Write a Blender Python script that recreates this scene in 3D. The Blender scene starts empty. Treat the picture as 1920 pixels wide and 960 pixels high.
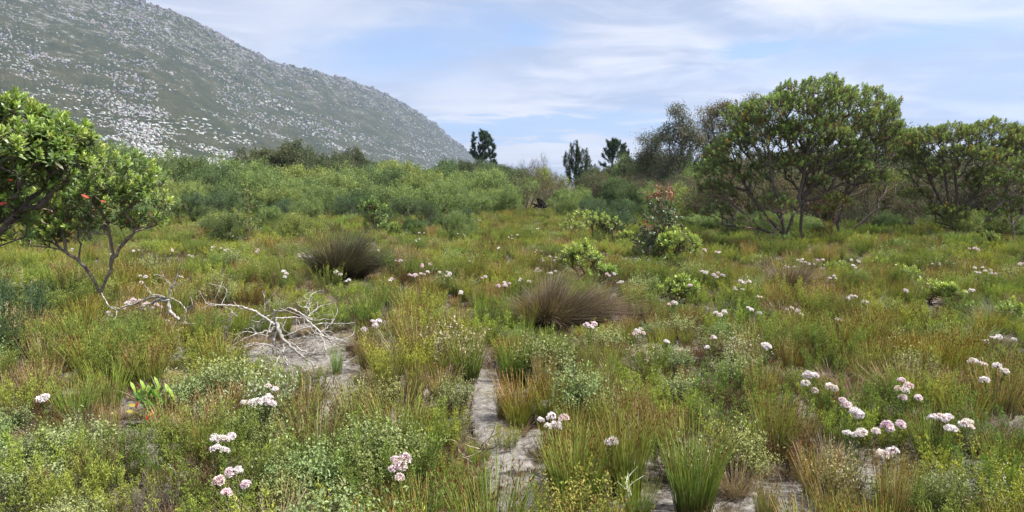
import bpy, math, random
import numpy as np
from mathutils import Vector, noise as mnoise

S = bpy.context.scene
COL = S.collection
R = np.random.default_rng(7)
random.seed(7)

# ------------------------------------------------------------------ camera
CAM_H, FPX, PITCH = 1.7, 1371.0, math.radians(5.42)
cam_d = bpy.data.cameras.new("camera"); cam = bpy.data.objects.new("camera", cam_d); COL.objects.link(cam)
cam.location = (0, 0, CAM_H); cam.rotation_euler = (math.pi / 2 - PITCH, 0, 0)
cam_d.sensor_width = 36; cam_d.lens = 36 * FPX / 1920; cam_d.clip_start = 0.05; cam_d.clip_end = 20000
S.camera = cam

# ------------------------------------------------------------------ light, exposure
SUN_EL, SUN_AZ = math.radians(56), math.radians(98)      # azimuth measured from +Y towards +X
sun_d = bpy.data.lights.new("sun", 'SUN'); sun_d.energy = 4.8; sun_d.angle = math.radians(2.0); sun_d.color = (1.0, 0.95, 0.87)
sun = bpy.data.objects.new("sun", sun_d); COL.objects.link(sun)
sdir = Vector((math.sin(SUN_AZ) * math.cos(SUN_EL), math.cos(SUN_AZ) * math.cos(SUN_EL), math.sin(SUN_EL)))
sun.rotation_euler = sdir.to_track_quat('Z', 'Y').to_euler(); sun.location = (30, 20, 60)
S.view_settings.view_transform = 'Standard'; S.view_settings.look = 'None'
S.view_settings.exposure = 1.1; S.view_settings.gamma = 1.0; S.view_settings.use_curve_mapping = False

# ------------------------------------------------------------------ node helpers
def new_mat(name):
    m = bpy.data.materials.new(name); m.use_nodes = True
    nt = m.node_tree; nt.nodes.clear()
    out = nt.nodes.new('ShaderNodeOutputMaterial')
    return m, nt, out
def N(nt, t, **kw):
    n = nt.nodes.new(t)
    for k, v in kw.items():
        if k.startswith('i_'):
            n.inputs[k[2:].replace('_', ' ')].default_value = v
        else:
            setattr(n, k, v)
    return n
def lk(nt, a, b): nt.links.new(a, b)
def val(nt, sock, x):
    if hasattr(x, 'is_output') or hasattr(x, 'links'): nt.links.new(x, sock)
    else: sock.default_value = x
def MA(nt, op, a, b=None, c=None, clamp=False):
    n = nt.nodes.new('ShaderNodeMath'); n.operation = op; n.use_clamp = clamp
    val(nt, n.inputs[0], a)
    if b is not None: val(nt, n.inputs[1], b)
    if c is not None: val(nt, n.inputs[2], c)
    return n.outputs[0]
def MIX(nt, fac, a, b, mode='MIX'):
    n = nt.nodes.new('ShaderNodeMix'); n.data_type = 'RGBA'; n.blend_type = mode
    val(nt, n.inputs['Factor'], fac)
    for s, x in ((n.inputs[6], a), (n.inputs[7], b)):
        if isinstance(x, tuple): s.default_value = (*x, 1) if len(x) == 3 else x
        else: nt.links.new(x, s)
    return n.outputs[2]
def NOISE(nt, vec, scale, detail=3, rough=0.5, dist=0.0):
    n = nt.nodes.new('ShaderNodeTexNoise'); n.inputs['Scale'].default_value = scale
    n.inputs['Detail'].default_value = detail; n.inputs['Roughness'].default_value = rough
    n.inputs['Distortion'].default_value = dist
    if vec is not None: nt.links.new(vec, n.inputs['Vector'])
    return n.outputs['Fac']
def RAMP(nt, fac, lo, hi):
    n = nt.nodes.new('ShaderNodeMapRange'); n.interpolation_type = 'SMOOTHSTEP'
    n.inputs['From Min'].default_value = lo; n.inputs['From Max'].default_value = hi
    nt.links.new(fac, n.inputs['Value']); return n.outputs['Result']

# ------------------------------------------------------------------ sky with thin high cloud
W = bpy.data.worlds.new("World"); S.world = W; W.use_nodes = True
wn = W.node_tree; wn.nodes.clear()
wo = N(wn, 'ShaderNodeOutputWorld'); bg = N(wn, 'ShaderNodeBackground', i_Strength=0.1); lk(wn, bg.outputs[0], wo.inputs[0])
sky = N(wn, 'ShaderNodeTexSky', sky_type='NISHITA'); sky.sun_disc = False
sky.sun_elevation = SUN_EL; sky.sun_rotation = SUN_AZ
tc = N(wn, 'ShaderNodeTexCoord'); sep = N(wn, 'ShaderNodeSeparateXYZ'); lk(wn, tc.outputs['Generated'], sep.inputs[0])
sx, sy, sz = sep.outputs
az = MA(wn, 'ARCTAN2', sx, sy)
el = MA(wn, 'ARCSINE', sz)
zz = MA(wn, 'ADD', MA(wn, 'MAXIMUM', sz, 0.0), 0.12)
cmb = N(wn, 'ShaderNodeCombineXYZ'); lk(wn, MA(wn, 'DIVIDE', sx, zz), cmb.inputs[0]); lk(wn, MA(wn, 'DIVIDE', sy, zz), cmb.inputs[1])
mp = N(wn, 'ShaderNodeMapping'); lk(wn, cmb.outputs[0], mp.inputs[0]); mp.inputs['Rotation'].default_value = (0, 0, 0.5); mp.inputs['Scale'].default_value = (0.55, .85, 1)
n1 = NOISE(wn, mp.outputs[0], 0.9, 6, 0.55, 0.9)
n2 = NOISE(wn, mp.outputs[0], 2.6, 5, 0.6, 1.4)
warp = MA(wn, 'MULTIPLY', MA(wn, 'SUBTRACT', n2, 0.5), 0.16)
warp2 = MA(wn, 'MULTIPLY', MA(wn, 'SUBTRACT', n1, 0.5), 0.10)
azw = MA(wn, 'ADD', az, warp2); elw = MA(wn, 'ADD', el, MA(wn, 'MULTIPLY', warp, 0.5))
def blob(px, py, sxp, syp, amp, tilt=0.0):
    a0 = math.atan((px - 960) / FPX); e0 = math.atan((350 - py) / FPX)
    da = MA(wn, 'SUBTRACT', azw, a0); de = MA(wn, 'SUBTRACT', elw, e0)
    de = MA(wn, 'SUBTRACT', de, MA(wn, 'MULTIPLY', da, tilt))
    q = MA(wn, 'ADD', MA(wn, 'POWER', MA(wn, 'ABSOLUTE', MA(wn, 'DIVIDE', da, sxp / FPX)), 2.0), MA(wn, 'POWER', MA(wn, 'ABSOLUTE', MA(wn, 'DIVIDE', de, syp / FPX)), 2.0))
    return MA(wn, 'MULTIPLY', MA(wn, 'EXPONENT', MA(wn, 'MULTIPLY', q, -1.0)), amp)
hole = None
for b in [(1030, 243, 260, 18, 1.9), (1415, 106, 60, 14, 1.8), (740, 105, 170, 40, .85, .1), (1650, 125, 230, 20, .8, .12), (980, 75, 60, 18, .7),
          (900, 40, 120, 25, .3), (1150, 215, 90, 7, .3), (1770, 60, 200, 60, .3), (1880, 200, 150, 60, .35), (860, 262, 40, 6, .3)]:
    v = blob(*b); hole = v if hole is None else MA(wn, 'ADD', hole, v)
base = MA(wn, 'MULTIPLY', RAMP(wn, n1, 0.36, 0.66), 0.24)
hole = MA(wn, 'ADD', hole, MA(wn, 'SUBTRACT', 0.18, base), clamp=True)
hole = MA(wn, 'MULTIPLY', hole, MA(wn, 'ADD', 0.62, MA(wn, 'MULTIPLY', n2, 0.45)), clamp=True)
lit = RAMP(wn, MA(wn, 'ADD', MA(wn, 'MULTIPLY', n1, .6), MA(wn, 'MULTIPLY', n2, .45)), 0.42, 0.66)
ccol = MIX(wn, lit, (2.45, 2.7, 3.35), (4.8, 4.75, 4.9))
warm = MA(wn, 'ADD', MA(wn, 'ADD', blob(860, 185, 90, 45, .8), blob(560, 60, 160, 90, .6)), blob(1100, 290, 400, 35, .8), clamp=True)
ccol = MIX(wn, warm, ccol, (4.6, 4.6, 4.75))
skyc = MIX(wn, 0.6, sky.outputs[0], (1.2, 2.35, 4.7))
lk(wn, MIX(wn, hole, ccol, skyc), bg.inputs[0])

# ------------------------------------------------------------------ projection helpers and terrain height
cp, sp = math.cos(PITCH), math.sin(PITCH)
def ray(px, py):
    x = (px - 960) / FPX; v = (480 - py) / FPX
    return np.array([x, cp + v * sp, -sp + v * cp])
def gz(x, y):
    x = np.asarray(x, float); y = np.asarray(y, float)
    z = .05 * np.sin(x * .9 + 1.3) * np.cos(y * .7) + .04 * np.sin(x * 1.9 + y * 1.3 + .4) + .06 * np.sin(.21 * x - .33 * y)
    far = np.clip((y - 55) / 300, 0, 1)
    return z + far * far * 8 * np.clip((-x + 60) / 200, 0, 1)
def at(px, py, h=0.0):
    """the place on the ground (or h above it) seen at a pixel"""
    d = ray(px, py); z = h
    for _ in range(6):
        t = (z - CAM_H) / d[2]; p = d * t; z = float(gz(p[0], p[1])) + h
    return float(p[0]), float(p[1])
def ptY(px, py, Y):
    d = ray(px, py); t = Y / d[1]
    return np.array([d[0] * t, Y, CAM_H + d[2] * t])

# ------------------------------------------------------------------ mesh collector
class MB:
    def __init__(s): s.v = []; s.c = []; s.f = {3: [], 4: []}; s.m = {3: [], 4: []}; s.n = 0
    def add(s, v, f, c, mi=0):
        v = np.asarray(v, np.float32).reshape(-1, 3); f = np.asarray(f, np.int64)
        if len(v) == 0 or len(f) == 0: return
        c = np.broadcast_to(np.asarray(c, np.float32), (len(v), 3))
        k = f.shape[1]
        s.v.append(v); s.c.append(c); s.f[k].append(f + s.n); s.m[k].append(np.full(len(f), mi)); s.n += len(v)
    def mesh(s, name, mats, smooth=False):
        me = bpy.data.meshes.new(name)
        V = np.concatenate(s.v); C = np.concatenate(s.c)
        fs, ls, mi = [], [], []
        for k in (3, 4):
            if s.f[k]:
                F = np.concatenate(s.f[k]); fs.append(F.ravel()); ls.append(np.full(len(F), k)); mi.append(np.concatenate(s.m[k]))
        fl = np.concatenate(fs); lt = np.concatenate(ls); mi = np.concatenate(mi)
        me.vertices.add(len(V)); me.vertices.foreach_set('co', V.ravel())
        me.loops.add(len(fl)); me.loops.foreach_set('vertex_index', fl.astype(np.int32))
        me.polygons.add(len(lt)); st = np.concatenate([[0], np.cumsum(lt)[:-1]])
        me.polygons.foreach_set('loop_start', st.astype(np.int32)); me.polygons.foreach_set('loop_total', lt.astype(np.int32))
        for m in (mats if isinstance(mats, (list, tuple)) else [mats]): me.materials.append(m)
        me.polygons.foreach_set('material_index', mi.astype(np.int32))
        me.polygons.foreach_set('use_smooth', np.full(len(lt), smooth))
        at_ = me.attributes.new('col', 'FLOAT_COLOR', 'POINT')
        at_.data.foreach_set('color', np.concatenate([C, np.ones((len(C), 1), np.float32)], 1).ravel())
        me.update(calc_edges=True)
        return me
    def build(s, name, mats, parent=None, smooth=False):
        return link(name, s.mesh(name, mats, smooth), parent)
def link(name, data, parent=None):
    o = bpy.data.objects.new(name, data); COL.objects.link(o)
    if parent is not None: o.parent = parent
    return o
def tag(o, label=None, cat=None, group=None, kind=None):
    for k, v in (('label', label), ('category', cat), ('group', group), ('kind', kind)):
        if v: o[k] = v
    return o
def empty(name, loc, label, cat, group=None, rz=0):
    o = bpy.data.objects.new(name, None); COL.objects.link(o); o.location = loc; o.rotation_euler = (0, 0, rz)
    o.empty_display_size = .2
    return tag(o, label, cat, group)
def copy_thing(src, loc, rz=0, scale=1.0, label=None, group=None):
    kids = list(src.children)
    o = src.copy(); COL.objects.link(o); o.location = loc; o.rotation_euler = (0, 0, rz)
    o.scale = (scale,) * 3 if not hasattr(scale, '__len__') else scale
    for ch in kids:
        c = ch.copy(); COL.objects.link(c); c.parent = o
    if label: o['label'] = label
    if group: o['group'] = group
    return o
def unit(a): return a / np.maximum(np.linalg.norm(a, axis=-1, keepdims=True), 1e-9)
def jit(c, n, amt=.15, g=None):
    g = g or R
    c = np.asarray(c, float)
    return np.clip(c[None, :] * (1 + g.uniform(-amt, amt, (n, 1))) * (1 + g.uniform(-amt * .4, amt * .4, (n, 3))), 0, 1)

def blades(mb, root, up, L, w, bend, c0, c1, segs=3, c2=None, tipw=.25, mi=0, droop=0.0):
    """n thin tapering stems: root (n,3), up (n,3) start direction, L (n), bend (n,3) sideways drift at the tip"""
    n = len(root); t = np.linspace(0, 1, segs + 1)[None, :, None]
    up = unit(up)
    L = np.broadcast_to(np.asarray(L, float), (n,))[:, None, None]
    P = root[:, None, :] + up[:, None, :] * t * L + bend[:, None, :] * (t ** 2) * L
    if droop: P[:, :, 2] -= (droop * L * t ** 2.5)[:, :, 0]
    ang = R.uniform(0, 2 * math.pi, n)
    side = np.stack([np.cos(ang), np.sin(ang), R.uniform(-.3, .3, n)], 1)
    side = unit(side)[:, None, :]
    wt = (np.broadcast_to(np.asarray(w, float), (n,))[:, None, None]) * (1 - (1 - tipw) * t) * .5
    V = np.stack([P - side * wt, P + side * wt], 2)       # n, segs+1, 2, 3
    c0 = np.broadcast_to(np.asarray(c0, float), (n, 3)); c1 = np.broadcast_to(np.asarray(c1, float), (n, 3))
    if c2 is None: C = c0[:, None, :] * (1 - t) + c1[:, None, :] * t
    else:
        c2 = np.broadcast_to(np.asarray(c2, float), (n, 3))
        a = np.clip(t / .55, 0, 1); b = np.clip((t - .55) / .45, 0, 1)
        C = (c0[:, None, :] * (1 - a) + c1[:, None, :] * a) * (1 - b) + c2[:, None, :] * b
    C = np.repeat(C[:, :, None, :], 2, 2)
    k = segs + 1; base = (np.arange(n) * k * 2)[:, None]; s = (np.arange(segs) * 2)[None, :]
    i = base + s
    F = np.stack([i, i + 1, i + 3, i + 2], -1).reshape(-1, 4)
    mb.add(V.reshape(-1, 3), F, C.reshape(-1, 3), mi)
    return P

def leaves(mb, pos, d, L, w, col, fold=.25, nrm=None, mi=0, bend=.15, six=False):
    """leaf blades: pos (n,3) base, d (n,3) direction; diamond folded along the midrib"""
    n = len(pos)
    if n == 0: return
    d = unit(np.asarray(d, float)); L = np.broadcast_to(np.asarray(L, float), (n,))[:, None]; w = np.broadcast_to(np.asarray(w, float), (n,))[:, None]
    r = R.normal(size=(n, 3)) if nrm is None else nrm + R.normal(size=(n, 3)) * .35
    side = unit(np.cross(d, r)); up = unit(np.cross(side, d))
    b = pos; tip = pos + d * L - up * L * bend
    col = np.broadcast_to(np.asarray(col, float), (n, 3))
    if six:
        m1 = pos + d * L * .35; m2 = pos + d * L * .72 - up * L * bend * .4
        V = np.stack([b, m1 + side * w * .42 + up * w * fold, m2 + side * w * .5 + up * w * fold, tip, m2 - side * w * .5 + up * w * fold, m1 - side * w * .42 + up * w * fold], 1)
        i = (np.arange(n) * 6)[:, None]
        F = np.concatenate([i + np.array([[0, 1, 5]]), i + np.array([[1, 2, 5]]), i + np.array([[2, 4, 5]]), i + np.array([[2, 3, 4]])])
        mb.add(V.reshape(-1, 3), F, np.repeat(col, 6, 0), mi)
    else:
        m = pos + d * L * .55
        V = np.stack([b, m + side * w * .5 + up * w * fold, tip, m - side * w * .5 + up * w * fold], 1)
        i = (np.arange(n) * 4)[:, None]
        F = np.concatenate([i + np.array([[0, 1, 2]]), i + np.array([[0, 2, 3]])])
        mb.add(V.reshape(-1, 3), F, np.repeat(col, 4, 0), mi)

def tubes(mb, A, B, ra, rb, col, sides=5, mi=0):
    A = np.asarray(A, float); B = np.asarray(B, float); n = len(A)
    if n == 0: return
    d = unit(B - A); ref = np.where(np.abs(d[:, 2:3]) > .9, np.array([[1., 0, 0]]), np.array([[0, 0, 1.]]))
    u = unit(np.cross(d, ref)); v = np.cross(d, u)
    a = np.linspace(0, 2 * math.pi, sides, endpoint=False)
    ring = u[:, None, :] * np.cos(a)[None, :, None] + v[:, None, :] * np.sin(a)[None, :, None]
    ra = np.broadcast_to(ra, (n,)); rb = np.broadcast_to(rb, (n,))
    V = np.concatenate([A[:, None] + ring * ra[:, None, None], B[:, None] + ring * rb[:, None, None]], 1)
    i = (np.arange(n) * 2 * sides)[:, None]; k = np.arange(sides)[None, :]; k2 = (k + 1) % sides
    F = np.stack([i + k, i + k2, i + sides + k2, i + sides + k], -1).reshape(-1, 4)
    c = np.broadcast_to(np.asarray(col, float), (n, 3))
    mb.add(V.reshape(-1, 3), F, np.repeat(c, 2 * sides, 0), mi)
def curve_tube(mb, P, r0, r1, col, sides=6, mi=0):
    """one continuous tapering limb through the points P"""
    P = np.asarray(P, float); k = len(P)
    T = unit(np.gradient(P, axis=0)); ref = np.array([.3, .2, 1.]) if abs(T[0][2]) < .9 else np.array([1., .2, 0])
    u = unit(np.cross(T, ref)); v = np.cross(T, u)
    r = np.linspace(r0, r1, k) if not hasattr(r0, '__len__') else np.asarray(r0)
    a = np.linspace(0, 2 * math.pi, sides, endpoint=False)
    V = P[:, None] + (u[:, None] * np.cos(a)[None, :, None] + v[:, None] * np.sin(a)[None, :, None]) * r[:, None, None]
    i = (np.arange(k - 1) * sides)[:, None]; j = np.arange(sides)[None, :]; j2 = (j + 1) % sides
    F = np.stack([i + j, i + j2, i + sides + j2, i + sides + j], -1).reshape(-1, 4)
    mb.add(V.reshape(-1, 3), F, col, mi)
    tip = V[-1]; mb.add(np.concatenate([tip, P[-1:] + T[-1:] * r[-1]]), [[q, (q + 1) % sides, sides] for q in range(sides)], col, mi)
def smooth_line(pts, n=4, j=0.0):
    P = np.asarray(pts, float); k = len(P); out = []
    Q = np.concatenate([2 * P[:1] - P[1:2], P, 2 * P[-1:] - P[-2:-1]])
    for i in range(1, k):
        p0, p1, p2, p3 = Q[i - 1], Q[i], Q[i + 1], Q[i + 2]
        for t in np.linspace(0, 1, n, endpoint=False):
            out.append(.5 * ((2 * p1) + (-p0 + p2) * t + (2 * p0 - 5 * p1 + 4 * p2 - p3) * t * t + (-p0 + 3 * p1 - 3 * p2 + p3) * t ** 3))
    out.append(P[-1]); out = np.array(out)
    if j: out[1:-1] += R.normal(size=out[1:-1].shape) * j
    return out

# ------------------------------------------------------------------ materials
def leaf_material(name, rough=.5, transl=.3, spec=.25, varied=.35, patch=.3, warmc=(1.14, 1.0, .72), coolc=(.75, 1.0, .85), tt=(1.25, 1.3, .7), hue=(1, 1, 1)):
    m, nt, out = new_mat(name)
    a = N(nt, 'ShaderNodeAttribute', attribute_name='col')
    oi = N(nt, 'ShaderNodeObjectInfo')
    pn = NOISE(nt, oi.outputs['Location'], .35, 2)
    v = MA(nt, 'ADD', MA(nt, 'MULTIPLY', MA(nt, 'SUBTRACT', oi.outputs['Random'], .5), varied), MA(nt, 'MULTIPLY', MA(nt, 'SUBTRACT', pn, .5), patch * 2))
    warm = MIX(nt, MA(nt, 'MULTIPLY', v, 2.0, clamp=True), (1, 1, 1), warmc)
    cool = MIX(nt, MA(nt, 'MULTIPLY', v, -2.0, clamp=True), (1, 1, 1), coolc)
    c = MIX(nt, 1.0, MIX(nt, 1.0, a.outputs['Color'], warm, 'MULTIPLY'), cool, 'MULTIPLY')
    geo = N(nt, 'ShaderNodeNewGeometry')
    fn = NOISE(nt, geo.outputs['Position'], 38, 3)
    c = MIX(nt, 1.0, c, MIX(nt, RAMP(nt, fn, .3, .7), tuple(.78 * q for q in hue), tuple(1.2 * q for q in hue)), 'MULTIPLY')
    p = N(nt, 'ShaderNodeBsdfPrincipled'); lk(nt, c, p.inputs['Base Color']); p.inputs['Roughness'].default_value = rough
    p.inputs['Specular IOR Level'].default_value = spec
    tr = N(nt, 'ShaderNodeBsdfTranslucent'); lk(nt, MIX(nt, 1.0, c, tt, 'MULTIPLY'), tr.inputs['Color'])
    mx = N(nt, 'ShaderNodeMixShader'); mx.inputs[0].default_value = transl
    lk(nt, p.outputs[0], mx.inputs[1]); lk(nt, tr.outputs[0], mx.inputs[2]); lk(nt, mx.outputs[0], out.inputs[0])
    return m
M_REED = leaf_material('reed_stems', .55, .22, .2, .6, .55, hue=(1.05, .95, 1.0))
M_HEATH = leaf_material('heath_foliage', .6, .22, .15, .6, .5, hue=(1.06, .94, .95))
M_LEAF = leaf_material('leathery_leaves', .38, .28, .4, .2, .0)
M_TREE = leaf_material('tree_foliage', .5, .25, .25, .7, .3, (1.25, 1.05, .8), (.85, .90, .85))
M_PETAL = leaf_material('petals', .7, .35, .1, .7, .0, (.95, .86, .74), (.98, .92, .98), (1.0, 1.0, 1.0))
def wood_material(name, scale=30, lo=(.6, .6, .6), hi=(1.25, 1.22, 1.2), rough=.85):
    m, nt, out = new_mat(name)
    a = N(nt, 'ShaderNodeAttribute', attribute_name='col'); geo = N(nt, 'ShaderNodeNewGeometry')
    n_ = NOISE(nt, geo.outputs['Position'], scale, 4, .6)
    c = MIX(nt, 1.0, a.outputs['Color'], MIX(nt, RAMP(nt, n_, .3, .7), lo, hi), 'MULTIPLY')
    p = N(nt, 'ShaderNodeBsdfPrincipled'); lk(nt, c, p.inputs['Base Color']); p.inputs['Roughness'].default_value = rough
    p.inputs['Specular IOR Level'].default_value = .2
    b = N(nt, 'ShaderNodeBump', i_Strength=.6, i_Distance=.01); lk(nt, n_, b.inputs['Height']); lk(nt, b.outputs[0], p.inputs['Normal'])
    lk(nt, p.outputs[0], out.inputs[0]); return m
M_BARK = wood_material('bark', 25)
M_DEAD = wood_material('bleached_wood', 28, (.42, .40, .38), (1.25, 1.22, 1.18))
M_CHAR = wood_material('charred_wood', 12, (.5, .5, .5), (1.8, 1.8, 1.8))
M_ROCK = wood_material('quartzite_rock', .6, (.55, .55, .56), (1.15, 1.15, 1.15), .9)

def ground_material(name, path=False):
    m, nt, out = new_mat(name)
    geo = N(nt, 'ShaderNodeNewGeometry'); P = geo.outputs['Position']
    big = NOISE(nt, P, 1.1, 4, .6); fine = NOISE(nt, P, 16, 6, .7); grit = NOISE(nt, P, 110, 4, .7)
    far = NOISE(nt, P, .12, 4, .6)
    sand = MIX(nt, RAMP(nt, fine, .3, .7), (.17, .155, .14), (.36, .34, .32))
    litter = MIX(nt, RAMP(nt, fine, .35, .65), (.04, .03, .02), (.11, .09, .065))
    if path:
        ea = N(nt, 'ShaderNodeAttribute', attribute_name='col')
        fac = RAMP(nt, MA(nt, 'ADD', MA(nt, 'ADD', MA(nt, 'MULTIPLY', big, .25), MA(nt, 'MULTIPLY', fine, .55)), MA(nt, 'MULTIPLY', ea.outputs['Fac'], .55)), .76, .52)
    else: fac = RAMP(nt, MA(nt, 'ADD', MA(nt, 'MULTIPLY', big, .8), MA(nt, 'MULTIPLY', fine, .4)), .72, .5)
    c = MIX(nt, fac, sand, litter)
    if not path:
        ln = N(nt, 'ShaderNodeVectorMath', operation='LENGTH'); lk(nt, P, ln.inputs[0])
        green = MIX(nt, RAMP(nt, far, .35, .65), (.075, .085, .03), (.10, .085, .04))
        c = MIX(nt, RAMP(nt, ln.outputs['Value'], 14, 40), c, green)
    c = MIX(nt, 1.0, c, MIX(nt, grit, (.6, .6, .6), (1.35, 1.35, 1.35)), 'MULTIPLY')
    p = N(nt, 'ShaderNodeBsdfPrincipled'); lk(nt, c, p.inputs['Base Color']); p.inputs['Roughness'].default_value = .95
    p.inputs['Specular IOR Level'].default_value = .1
    b = N(nt, 'ShaderNodeBump', i_Strength=.9, i_Distance=.03); lk(nt, MA(nt, 'ADD', fine, MA(nt, 'MULTIPLY', grit, .4)), b.inputs['Height']); lk(nt, b.outputs[0], p.inputs['Normal'])
    lk(nt, p.outputs[0], out.inputs[0]); return m
M_GROUND = ground_material('heath_soil'); M_SAND = ground_material('pale_sand', True)

# ------------------------------------------------------------------ ground
def grid_mesh(name, X, Y, Z, mat, col=(.2, .2, .2), smooth=True):
    r, c = X.shape
    V = np.stack([X, Y, Z], -1).reshape(-1, 3); i = (np.arange(r - 1)[:, None] * c + np.arange(c - 1)[None, :]).ravel()
    F = np.stack([i, i + 1, i + c + 1, i + c], 1)
    mb = MB(); mb.add(V, F, col); return mb.build(name, mat, smooth=smooth)
u = np.linspace(-1, 1, 321); gx = np.sign(u) * (np.sinh(np.abs(u) * 6.6) / np.sinh(6.6)) * 4200
v = np.linspace(-1, 1, 361); gy = np.sign(v) * (np.sinh(np.abs(v) * 6.6) / np.sinh(6.6)) * 4200
GX, GY = np.meshgrid(gx, gy)
tag(grid_mesh('ground', GX, GY, gz(GX, GY), M_GROUND), kind='structure')

PATHS = [(1000, 990, 74), (962, 930, 56), (952, 880, 48), (930, 820, 40), (915, 775, 36), (918, 735, 30), (905, 700, 26), (895, 665, 22), (890, 640, 18), (900, 618, 14),
         (1010, 830, 30), (640, 780, 34), (632, 745, 36), (625, 712, 34), (600, 690, 60), (560, 672, 70), (500, 668, 50), (30, 850, 32), (55, 890, 26), (8, 880, 26), (1330, 800, 26), (1350, 840, 26), (110, 715, 26),
         (1480, 945, 50), (1295, 700, 18), (590, 655, 45)]
for q0, q1 in list(zip(PATHS[:9], PATHS[1:10])) + list(zip(PATHS[11:13], PATHS[12:14])):
    for f_ in (.25, .5, .75): PATHS.append(tuple(a_ * (1 - f_) + b_ * f_ for a_, b_ in zip(q0, q1)))
PW = []
for (px, py, r) in PATHS:
    x, y = at(px, py); PW.append((x, y, r / FPX * y * 1.05, r / FPX * y * 1.9))
CLEAR = [(px_, py_, r_) for px_, py_, r_ in ()]
def path_mask(x, y):
    m = np.zeros_like(np.asarray(x, float))
    for (cx, cy, rx, ry) in PW: m = np.maximum(m, np.exp(-(((x - cx) / rx) ** 2 + ((y - cy) / ry) ** 2)))
    return m
def vnoise(x, y, s, seed=0.0):
    a = np.sin(x * s * 1.7 + seed) + np.sin(y * s * 1.3 + seed * 2.1 + 1.0) + np.sin((x + y) * s * .9 + seed * 3.3) + np.sin((x - 1.7 * y) * s * 2.3 + seed * .7) * .6 + np.sin((2.2 * x + y) * s * 1.9 + seed * 1.9) * .6
    return a / 4.2
def path_sheet():
    xs = np.arange(-6, 5, .04); ys = np.arange(2.2, 9.5, .04)
    X, Y = np.meshgrid(xs, ys); k = path_mask(X, Y) + .07 * vnoise(X, Y, 6.0, 2.0)
    Z = gz(X, Y) - .02 + .048 * np.clip((k - .24) / .22, 0, 1) + .008 * (1 + vnoise(X, Y, 22, 1)) * .5
    r, c = X.shape; keep = k > .24
    cell = keep[:-1, :-1] & keep[1:, :-1] & keep[:-1, 1:] & keep[1:, 1:]
    i = (np.arange(r - 1)[:, None] * c + np.arange(c - 1)[None, :])[cell]
    F = np.stack([i, i + 1, i + c + 1, i + c], 1)
    used, inv = np.unique(F, return_inverse=True)
    mb = MB(); mb.add(np.stack([X, Y, Z], -1).reshape(-1, 3)[used], inv.reshape(F.shape), np.repeat(np.clip(k.reshape(-1, 1)[used], 0, 1), 3, 1))
    tag(mb.build('sandy_path', M_SAND, smooth=True), kind='structure')
path_sheet()

# ------------------------------------------------------------------ mountain
RIDGE = [(-900, -330), (-500, -230), (-250, -160), (0, -85), (120, -40), (230, 0), (300, 16), (370, 44), (450, 85), (520, 122), (560, 130), (640, 150), (700, 167), (730, 180), (790, 216), (840, 252), (880, 287), (920, 303), (960, 319), (1000, 330), (1060, 345), (1130, 351)]
rpx = np.array([a for a, b in RIDGE], float); rpy = np.array([b for a, b in RIDGE], float)
def mount(px, t):
    """px = bearing given as an image column, t = 0 at the foot, 1 on the ridge, >1 behind it"""
    foot = np.interp(px, [-900, 0, 300, 600, 960, 1130], [260, 330, 430, 800, 1900, 2300])
    top = foot + np.interp(px, [-900, 0, 300, 600, 960, 1130], [900, 1000, 1050, 1150, 900, 700])
    d = foot + (top - foot) * t
    bx = (px - 960) / FPX
    py = np.interp(px, rpx, rpy)
    H = (350 - py) / FPX * top * 1.0 + CAM_H
    prof = np.where(t <= 1, .30 * t + .70 * np.clip(t, 0, 1) ** 2.1, 1 - (t - 1) * .9)
    ax = bx * d; ay = d
    sc = np.clip(t, 0, 1) * np.clip(H / 160, .15, 1)
    nz = (vnoise(ax, ay, .012, 1) * 9 + vnoise(ax, ay, .035, 4) * 5 + vnoise(ax, ay, .11, 7) * 2.4 + vnoise(ax, ay, .3, 9) * 1.3) * sc
    gul = np.abs(vnoise(px, t * 60, .045, 2)) * 13 + np.abs(vnoise(px, t * 40, .13, 6)) * 8 + np.abs(vnoise(px, t * 50, .35, 4)) * 4
    nz = nz - gul * sc * np.clip(1.15 - np.clip(t, 0, 1), 0, 1)
    rdg = np.exp(-((t - 1) / .07) ** 2) * (vnoise(px, px * 0, .05, 3) * 3 + np.maximum(vnoise(px, t * 0, .16, 5), 0) * 6 + vnoise(px, t * 30, .6, 8) * 1.4)
    z = gz(ax * 0 + 60, ay * 0) + H * prof + nz * np.where(t < 1, 1 - .55 * np.clip(t, 0, 1) ** 6, .3) + rdg * sc - 1.0 * (t < .02)
    return ax, ay, z
mm, nt, out = new_mat('mountain_slope')
geo = N(nt, 'ShaderNodeNewGeometry'); P = geo.outputs['Position']; sepz = N(nt, 'ShaderNodeSeparateXYZ'); lk(nt, P, sepz.inputs[0])
mpn = N(nt, 'ShaderNodeMapping'); lk(nt, P, mpn.inputs[0]); mpn.inputs['Scale'].default_value = (1, 1, 2.2)
a1 = NOISE(nt, mpn.outputs[0], .02, 5, .6); a2 = NOISE(nt, mpn.outputs[0], .07, 7, .72); a3 = NOISE(nt, mpn.outputs[0], .45, 4, .65)
veg = MIX(nt, RAMP(nt, a1, .35, .65), (.040, .046, .020), (.085, .078, .034))
veg = MIX(nt, RAMP(nt, a3, .35, .65), veg, (.022, .030, .014))
rk = MIX(nt, RAMP(nt, a3, .3, .7), (.085, .09, .095), (.25, .25, .25))
hgt = MA(nt, 'MULTIPLY', RAMP(nt, sepz.outputs[2], 60, 330), .07)
rf = MA(nt, 'ADD', MA(nt, 'ADD', MA(nt, 'MULTIPLY', a2, .6), MA(nt, 'MULTIPLY', a1, .25)), MA(nt, 'ADD', hgt, MA(nt, 'MULTIPLY', a3, .3)))
c = MIX(nt, RAMP(nt, rf, .672, .72), veg, rk)
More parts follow.
